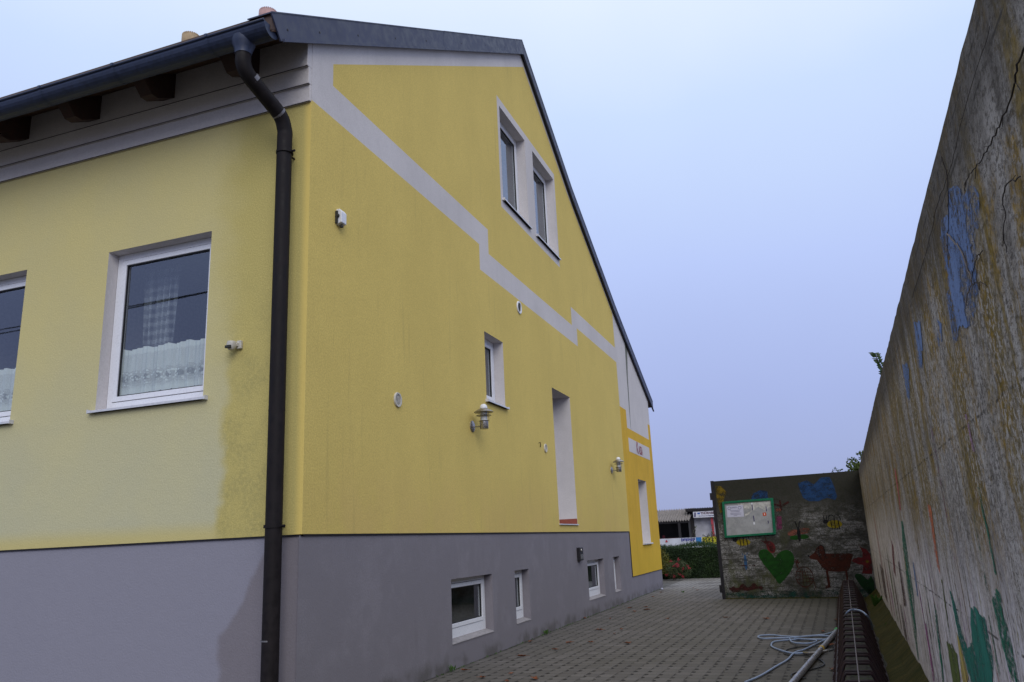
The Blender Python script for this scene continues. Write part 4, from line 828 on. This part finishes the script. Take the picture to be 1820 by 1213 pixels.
# notice board
t = thing('notice_board', (3.25,EY(3.25),1.5), 'green framed notice board with a paper sheet and torn remains, on the painted end wall', 'notice board')
Q = [(2.622,2.399),(3.901,2.418),(3.863,1.529),(2.597,1.495)]; QI = [(2.682,2.347),(3.833,2.362),(3.800,1.578),(2.655,1.548)]
m = MB()
for i in range(4):
    j = (i+1) % 4; pl = [Q[i],Q[j],QI[j],QI[i]]; m.prism(pl, lambda a, b: (a,EY(a)-.065,b), lambda a, b: (a,EY(a)-.006,b))
m.build('board_frame', MT['boardg'], t, bevel=.005)
n = NM('scuffed_grey_panel'); zz = n.noise(3, 5); c_ = n.mix(n.ramp(n.noise(6, 6, rough=.7), .35, .65), (.27,.275,.285), (.36,.365,.38)); n.fin(c_, .45, .4, .2); MT['panel'] = n.m
m = MB(); m.prism(QI, lambda a, b: (a,EY(a)-.03,b), lambda a, b: (a,EY(a)-.008,b)); m.build('board_panel', MT['panel'], t)
MT['paper'] = simple('bluish_white_paper', (.50,.50,.62), .8, nscale=10, var=.06); MT['torn'] = simple('torn_paper_remains', (.50,.49,.47), .9, nscale=14, var=.3)
MT['ink'] = simple('blue_black_ink', (.06,.05,.13), .8)
decal('torn_paper', rough_poly([(3.16,2.05),(3.30,2.12),(3.42,2.16),(3.52,2.22),(3.60,2.16),(3.68,2.12),(3.79,2.20),(3.82,2.20),(3.83,2.35),(3.40,2.345),(3.00,2.34),(3.02,2.29),(3.14,2.29),(3.15,2.20),(3.35,2.19),(3.33,2.10),(3.16,2.00)],.008,.03,rn), MT['torn'], lambda a, b: (a,EY(a)-.032,b), t)
pp = decal('paper_notice', [(2.724,2.29),(3.142,2.287),(3.134,1.996),(2.718,2.0)], MT['paper'], lambda a, b: (a,EY(a)-.034,b), t)
for cx in (2.79,3.05): decal('emblem', stroke([(cx+.040*math.cos(2*math.pi*q/16),2.225+.034*math.sin(2*math.pi*q/16)) for q in range(17)],.008), MT['ink'], lambda a, b: (a,EY(a)-.036,b), pp)
for (a, b, z) in ((2.85,2.98,2.245),(2.84,2.99,2.225),(2.80,3.06,2.16),(2.82,3.04,2.13),(2.80,3.08,2.09),(2.80,3.07,2.06),(2.88,2.97,2.03)): decal('text_line', rect(a,b,z,z+.007), MT['ink'], lambda a_, b_: (a_,EY(a_)-.036,b_), pp)
for (a, z, h_) in ((3.365,2.14,.14),(3.37,1.87,.14),(3.70,2.10,.12),(3.71,1.80,.07)): decal('dark_slot', [(a-.010,z),(a+.012,z),(a+.010,z+h_),(a-.012,z+h_)], MT['ink'], lambda a_, b_: (a_,EY(a_)-.035,b_), t)
MT['stk'] = simple('orange_red_sticker', (.55,.09,.03), .6)
stk = decal('round_sticker', rect(3.60,3.685,1.99,2.07), MT['stk'], lambda a, b: (a,EY(a)-.036,b), t); decal('sticker_mark', stroke([(3.643,2.01),(3.643,2.05)],.016), MT['whitep'], lambda a, b: (a,EY(a)-.038,b), stk)
decal('tape_scrap', rect(3.345,3.385,1.79,1.85), MT['whitep'], lambda a, b: (a,EY(a)-.035,b), t); decal('tape_scrap', rect(3.345,3.385,2.29,2.33), MT['whitep'], lambda a, b: (a,EY(a)-.035,b), t)

# ================================================================ bicycle rack
rack = thing('bicycle_rack', (5.1,6.5,0), 'long rusty brown bicycle rack of trapezoid hoops along the concrete wall', 'bicycle rack')
def RC(y): return 4.945+.0342*(y-2)
def hoop_mesh(y):
    m = MB(); cx = RC(y); pr = [(-.275,0),(-.115,.395),(-.108,.41),(-.095,.42),(.095,.42),(.108,.41),(.115,.395),(.275,0)]
    m.tube([(cx+a, y, b) for a, b in pr], .0125, 8); return m
h0 = hoop_mesh(0).build('hoop', MT['rackm'], rack); first = True
y = -.75; hs = []
while y < 13.75:
    for dy in (0, .14):
        yy = y+dy
        if first: o = h0; first = False
        else: o = h0.copy(); link(o); o.parent = rack
        o.matrix_parent_inverse = rack.matrix_basis.inverted(); o.location = (RC(yy)-RC(0), yy, rn.uniform(-.004,.004))
    y += .535
for sx, z in ((-.275,.012),(.275,.012),(-.21,.18)):
    m = MB(); m.tube([(RC(-.9)+sx,-.9,z),(RC(13.85)+sx,13.85,z)], .011, 6); m.build('side_rail', MT['rackm'], rack)
m = MB(); m.tube([(RC(-.9),-.9,.437),(RC(13.8),13.8,.437)], .006, 8); m.build('top_rod', MT['rod'], rack)
# hose, cable, pole
m = MB()
for st_ in HOSE: m.tube(smooth_path(st_, 6), .012, 8)
tag(m.build('garden_hose', MT['hose']), 'pale blue hose looped on the paving and over the bicycle rack', 'hose')
m = MB()
for st_ in CABLE: m.tube(smooth_path(st_, 6), .008, 6)
tag(m.build('black_cable', MT['cable']), 'thin black cable coiled on the paving beside the pole', 'cable')
t = thing('metal_pole', (4.6,5,0), 'grey metal pole lying on the paving with a yellow band and a green end', 'pole')
pa, pb = Vector((4.15,1.4,.045)), Vector((4.865,7.30,.045)); m = MB(); m.tube([pa,pb], .034, 14); m.build('tube', MT['alu'], t)
q = pa.lerp(pb, (5.26-1.4)/5.9); dv = (pb-pa).normalized(); m = MB(); m.tube([q-dv*.03,q+dv*.05], .039, 14); m.build('yellow_band', MT['yellowp'], t)
m = MB(); m.tube([pb-dv*.05,pb+dv*.12], .042, 14); m.build('green_coupling', MT['greenp'], t)
m = MB(); m.tube([(4.39,5.08,.015),(4.45,5.0,.02),(4.52,5.03,.02),(4.69,5.16,.03)], .018, 10); tag(m.build('hose_coupling', MT['steelb']), 'small shiny metal hose coupling lying next to the pole', 'coupling')

# fallen leaves
LFL = {14: 'fallen leaf where the hose runs into the bicycle rack', 15: 'farthest brown leaf touching the left side of the bicycle rack', 16: 'brown leaf between the metal pole and the rack, nearest the viewer', 28: 'brown leaf beside the yellow band of the metal pole', 30: 'fallen leaf touching the plinth under the largest basement window', 18: 'leaf lying in front of the left end of the painted wall', 19: 'leaf lying in front of the painted heart'}
for i, (x, y) in enumerate(LV):
    m = MB(); s_ = rn.uniform(.04,.085); an = rn.uniform(0,6.28); k = 9; lobes = []
    for q in range(k*2):
        th = 2*math.pi*q/(k*2); rr = s_*(1 if q % 2 == 0 else .62)*rn.uniform(.8,1.1)*(1 if abs(math.cos(th)) > .3 else .8)
        a, b = rr*math.cos(th)*1.2, rr*math.sin(th)*.7
        lobes.append((x+a*math.cos(an)-b*math.sin(an), y+a*math.sin(an)+b*math.cos(an), .010+abs(b)*.35+rn.uniform(0,.012)))
    for q in range(len(lobes)): m.face([(x,y,.008), lobes[q], lobes[(q+1) % len(lobes)]])
    m.tube([(x,y,.01),(x+s_*1.6*math.cos(an),y+s_*1.6*math.sin(an),.02)], .002, 4, smooth=False)
    tag(m.build('fallen_leaf', MT['leafd']), LFL.get(i, 'curled brown fallen leaf lying on the grey paving between the house and the hose'), 'leaf', 'fallen leaves on the paving')
# weeds
def weed(x, y, h_, n, label, seed=0, cat='weed'):
    r_ = random.Random(seed); m = MB()
    for _ in range(n):
        a = r_.uniform(0,6.28); l = h_*r_.uniform(.5,1); b = Vector((x+r_.uniform(-.03,.03), y+r_.uniform(-.05,.05), 0)); tp_ = b+Vector((math.cos(a)*l*.5, math.sin(a)*l*.5, l)); sd_ = Vector((-math.sin(a),math.cos(a),0))*h_*.12
        md = b.lerp(tp_, .55)+Vector((0,0,h_*.08)); m.face([b, md+sd_, tp_, md-sd_])
    tag(m.build('weed', MT['weed']), label, cat, 'small weeds at the wall feet')
weed(.03,7.43,.10,14,'tiny green weed at the foot of the plinth below the tall window',1)
weed(.04,3.35,.10,10,'tiny weed at the plinth foot near the largest basement window',2)
weed(5.74,11.1,.34,40,'green leafy weed between the far bicycle rack and the concrete wall',3)
weed(5.62,7.6,.16,14,'small green weed between rack and concrete wall, nearer the viewer',4)
weed(1.0,17.3,.07,16,'low weed tuft growing in the paving near the house end',5)
m = MB()
r_ = random.Random(5)
for _ in range(220):
    y = r_.uniform(2,20); l = r_.uniform(.01,.035); x = .0+r_.uniform(-.015,.02); a = r_.uniform(0,6.3); m.face([(x,y,0),(x+.01,y+.01,0),(x+l*math.cos(a)*.6,y+l*math.sin(a)*.6,l)])
tag(m.build('moss_seam', MT['weed']), 'thin broken line of moss where the paving meets the plinth', 'moss', kind='stuff')

# ================================================================ beyond the passage
def box_core(m, x0, x1, y0, y1, z0, z1): m.box(x0,x1,y0,y1,z0,z1)
t = thing('hedge', (0,25.5,0), 'dense dark green clipped hedge across the end of the yard', 'hedge')
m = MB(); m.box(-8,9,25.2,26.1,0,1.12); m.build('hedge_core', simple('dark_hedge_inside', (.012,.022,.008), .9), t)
m = MB(); r_ = random.Random(11)
for _ in range(26000):
    x = r_.uniform(-3.5,3.2); f_ = r_.random()
    if f_ < .7: p = (x, 25.12+r_.uniform(-.10,.1), r_.uniform(0,1.22))
    else: p = (x, r_.uniform(25.1,26.1), 1.2+r_.gauss(0,.045)+.05*math.sin(x*3))
    leaf_quads(m, p, r_.uniform(.03,.075), .03, r_)
m.build('hedge_leaves', MT['hedge'], t)
def bush(name, blobs, n, L_, mt_, label, cat, flowers=0, group=None, seed=1, stem=True):
    r_ = random.Random(seed); b0 = blobs[0]; t = thing(name, (b0[0],b0[1],0), label, cat, group); m = MB(); cloud(m, blobs, n, L_, L_*.5, r_, shell=.3); m.build('leaves', MT[mt_], t)
    m = MB()
    for k in range(7): m.tube(smooth_path([(b0[0]+r_.uniform(-.05,.05), b0[1], 0),(b0[0]+r_.uniform(-.15,.15), b0[1]+r_.uniform(-.1,.1), b0[2]*.6),(b0[0]+r_.uniform(-b0[3],b0[3])*.7, b0[1]+r_.uniform(-.2,.2), b0[2]+b0[5]*.6)],3), .007, 5)
    m.build('stems', MT['bark'], t)
    if flowers:
        m = MB()
        for _ in range(flowers):
            bb = r_.choice(blobs); v = Vector((r_.gauss(0,1), -abs(r_.gauss(0,1)), r_.gauss(.3,1))).normalized(); p = Vector((bb[0]+v.x*bb[3], bb[1]+v.y*bb[4], bb[2]+v.z*bb[5]))
            for q in range(16): leaf_quads(m, p+Vector((r_.gauss(0,.022),r_.gauss(0,.02),r_.gauss(0,.02))), .05, .035, r_)
        m.build('blossoms', MT['redfl'], t)
bush('yellow_shrub', [(-.95,24.75,.75,.42,.3,.42),(-.72,24.7,.45,.4,.3,.35),(-1.5,24.8,.7,.5,.3,.4)], 3000, .07, 'yshrub', 'yellow-green shrub between the house corner and the hedge', 'shrub', seed=3)
bush('flowering_bush', [(-.30,24.1,.38,.36,.3,.30),(-.05,24.1,.52,.3,.25,.22),(.1,24.15,.30,.25,.2,.2)], 1700, .06, 'bush', 'larger bush with red blossoms in front of the hedge', 'bush', 15, seed=5)
bush('flowering_bush', [(-.92,23.6,.26,.20,.2,.22)], 600, .06, 'bush', 'smaller bush with red blossoms at the house corner', 'bush', 6, seed=6)
# tree behind the end wall
t = thing('tree', (6.9,18.6,0), 'green leafy tree rising behind the end wall beside the concrete wall', 'tree')
m = MB(); m.tube(smooth_path([(6.9,18.6,0),(6.85,18.55,1.2),(6.7,18.4,2.4),(6.4,18.2,3.1)],4), [.09-.0045*i for i in range(13)], 8)
for e in ((5.9,18,3.3),(6.3,18.2,3.6),(7.2,18.6,3.7),(5.5,17.9,3.15)): m.tube(smooth_path([(6.75,18.45,2.2),(6.6,18.3,2.8),e],4), [.035-.003*i for i in range(9)], 6)
m.build('trunk', MT['bark'], t)
r_ = random.Random(8); m = MB(); cloud(m, [(6.35,18.1,3.08,.40,.5,.33),(6.1,18.0,3.3,.22,.3,.20),(6.9,18.4,3.15,.6,.5,.42),(6.5,18.2,3.5,.25,.3,.13),(7.3,18.6,2.9,.6,.6,.5)], 4200, .10, .06, r_, shell=.2)
cloud(m, [(5.94,17.95,3.02,.12,.2,.18),(6.02,17.95,3.48,.14,.1,.05),(6.3,18,3.66,.18,.1,.05)], 200, .09, .05, r_, shell=.1)
m.build('crown', MT['tree'], t)
t = thing('climbing_twig', (5.55,17.8,2.9), 'thin twig with a few dark leaves curving over the top of the end wall', 'twig')
tw_ = smooth_path([(5.95,17.9,2.75),(5.80,17.85,3.05),(5.65,17.8,3.18),(5.52,17.8,3.22),(5.40,17.8,3.12),(5.27,17.8,3.04),(5.15,17.8,2.95)],5)
m = MB(); m.tube(tw_, .006, 5); m.build('stem', MT['vine'], t); m = MB(); r_ = random.Random(4)
for k, p in enumerate(tw_):
    if k % 2 == 0:
        for q in range(3): leaf_quads(m, p+Vector((r_.gauss(0,.02),0,r_.gauss(0,.02))), .10, .045, r_, up=.2, fold=.1)
m.build('leaves', MT['sprout'], t)

# open shed
t = thing('open_shed', (-5,45,0), 'open shed with a grey corrugated roof behind the hedge', 'shed')
MT['corr'] = simple('weathered_corrugated_sheet', (.24,.215,.20), .85, nscale=6, var=.35)
m = MB(); N_ = 96
for i in range(N_):
    xa = -10+7.75*i/N_; xb = -10+7.75*(i+1)/N_; da = .055*math.cos(i*math.pi); db = -da
    m.quad((xa,44,2.50+da),(xb,44,2.50+db),(xb,46.6,3.28+db),(xa,46.6,3.28+da)); m.quad((xa,46.6,3.28+da),(xb,46.6,3.28+db),(xb,49,2.6+db),(xa,49,2.6+da))
m.build('roof', MT['corr'], t)
MT['dk'] = simple('dark_timber', (.02,.018,.02), .9); MT['dk2'] = simple('shed_back_wall', (.05,.05,.055), .9)
m = MB(); m.quad((-10,48.5,0),(-2.4,48.5,0),(-2.4,48.5,2.7),(-10,48.5,2.7)); m.quad((-2.4,44.3,0),(-2.4,48.5,0),(-2.4,48.5,2.8),(-2.4,44.3,2.6)); m.build('wall', MT['dk2'], t)
m = MB(); m.box(-10,-2.3,44.1,44.2,2.36,2.47); m.build('beam', MT['dk'], t)
for x in (-2.95,-5.6,-8.2): m = MB(); m.box(x-.07,x+.07,44.1,44.24,0,2.36); m.build('post', MT['dk'], t)
m = MB(); m.box(-4.6,-3.35,45.5,46.4,0,.15); m.box(-4.7,-3.3,45.4,46.5,1.2,1.48); m.box(-4.6,-4.5,45.5,46.4,.15,1.2); m.box(-3.5,-3.4,45.5,46.4,.15,1.2); m.box(-4.62,-4.5,45.6,45.7,1.48,1.62); m.box(-4.3,-4.15,45.6,45.75,1.48,1.66); tag(m.build('red_counter', simple('dull_red_counter', (.14,.018,.03), .6), None, bevel=.02), 'dull red counter standing in the open shed', 'counter')
# white building with sign
t = thing('white_building', (0,46,0), 'white walled building with a dark flat roof behind the hedge', 'building')
m = MB(); m.box(-2.2,6,45.6,52,0,3.03); m.build('wall', simple('white_render', (.42,.42,.46), .9, nscale=3), t)
m = MB(); m.box(-2.6,6.3,45.0,52.4,3.045,3.22)
for i in range(60): m.box(-2.6+.15*i,-2.6+.15*i+.07,44.97,45.0,3.06,3.25)
m.build('roof', MT['dk'], t)
m = MB(); m.box(-2.42,-2.22,45.3,45.6,0,3.03); m.build('corner_post', MT['dk'], t)
m = MB(); m.box(-1.12,-.98,45.2,45.34,0,2.62); tag(m.build('red_post', simple('faded_red_post', (.38,.045,.06), .6), None, bevel=.01), 'slim red post standing under the white sign', 'post')
t = thing('shop_sign', (0,45,2.6), 'long white sign board with dark letters on the white building', 'sign')
m = MB(); m.box(-2.15,1.6,45.02,45.08,2.64,3.02); m.build('sign_board', simple('white_sign_sheet', (.60,.60,.64), .5), t, bevel=.01)
ink = simple('sign_dark_red_ink', (.07,.015,.035), .6)
sgf = lambda dx, dz: (lambda a, b, c_: (dx+a, 45.014-c_, dz+b))
text('THÜRNBE', .20, ink, sgf(-1.68,2.835), .95, parent=t, bold=.006); text('WWW.THÜRNBE', .075, MT['ink'], sgf(-1.82,2.71), 1.7, parent=t, bold=.003)
m = MB(); m.box(-1.87,-1.72,45.008,45.018,2.86,2.95); m.build('blue_mark', simple('sign_blue_mark', (.02,.09,.38), .5), t)
m = MB(); m.prism([(-2.10,2.70),(-2.0,2.70),(-1.97,2.97),(-2.06,2.97)], lambda a, b: (a,45.008,b), lambda a, b: (a,45.018,b)); m.build('dark_mark', MT['ink'], t)
# advertising banner behind the hedge
t = thing('banner', (0,27,1), 'long white advertising banner with red, blue and yellow prints above the hedge', 'banner')
bX = lambda px: -1.124+(px-1178)*.0228
m = MB(); m.box(-6,5,27.0,27.03,.6,1.505); m.build('banner_sheet', simple('white_banner_sheet', (.62,.64,.72), .5, nscale=2), t)
def bprint(name, poly, mt_): m = MB(); m.prism(poly, lambda a, b: (a,26.99,b), lambda a, b: (a,26.998,b)); m.build(name, mt_, t)
rdm = simple('banner_red', (.45,.03,.05), .5); blm = simple('banner_blue', (.05,.06,.30), .5); cym = simple('banner_cyan', (.03,.20,.50), .5); ylm = simple('banner_yellow', (.55,.50,.03), .5)
x = bX(1185); bprint('red_mark', [(x-.05,1.36),(x+.06,1.36),(x+.02,1.45),(x-.01,1.45)], rdm)
x0 = bX(1212)
for k in range(9): bprint('blue_print', rect(x0+k*.064, x0+k*.064+.045, 1.36+.02*(k % 3), 1.49-.015*(k % 2)), blm)
bprint('cyan_print', rect(bX(1238),bX(1247.5),1.20,1.505), cym); bprint('yellow_print', rect(bX(1249),bX(1300),1.20,1.505), ylm)
for k in range(9): bprint('dark_print', rect(bX(1250)+k*.12, bX(1250)+k*.12+.04, 1.40, 1.47), MT['hedge'])
# loose stems above the hedge
m = MB(); r_ = random.Random(21)
t = thing('bramble', (.5,26.4,1), 'loose thin stems with small leaves sticking out above the hedge', 'bramble')
stm = MB()
for k in range(14):
    x = r_.uniform(.0,1.4); e = (x+r_.uniform(-.5,.4), 26.5, 1.35+r_.uniform(.1,.75)); pth = smooth_path([(x,26.4,1.0),(x+r_.uniform(-.15,.15),26.4,1.35),e],5); stm.tube(pth, .007, 5)
    for p in pth[3:]:
        for q in range(2): leaf_quads(m, p, .08, .035, r_)
stm.build('stems', MT['bark'], t); m.build('leaves', MT['hedge'], t)
# small litter by the far plinth corner
m = MB(); m.lathe((.12,18.9,.0), [(0,0),(.035,.005),(.045,.03),(.03,.05),(0,.055)], 10); tag(m.build('crumpled_paper', MT['paper']), 'white crumpled paper scrap by the far plinth corner', 'litter')
bpy.context.view_layer.update()
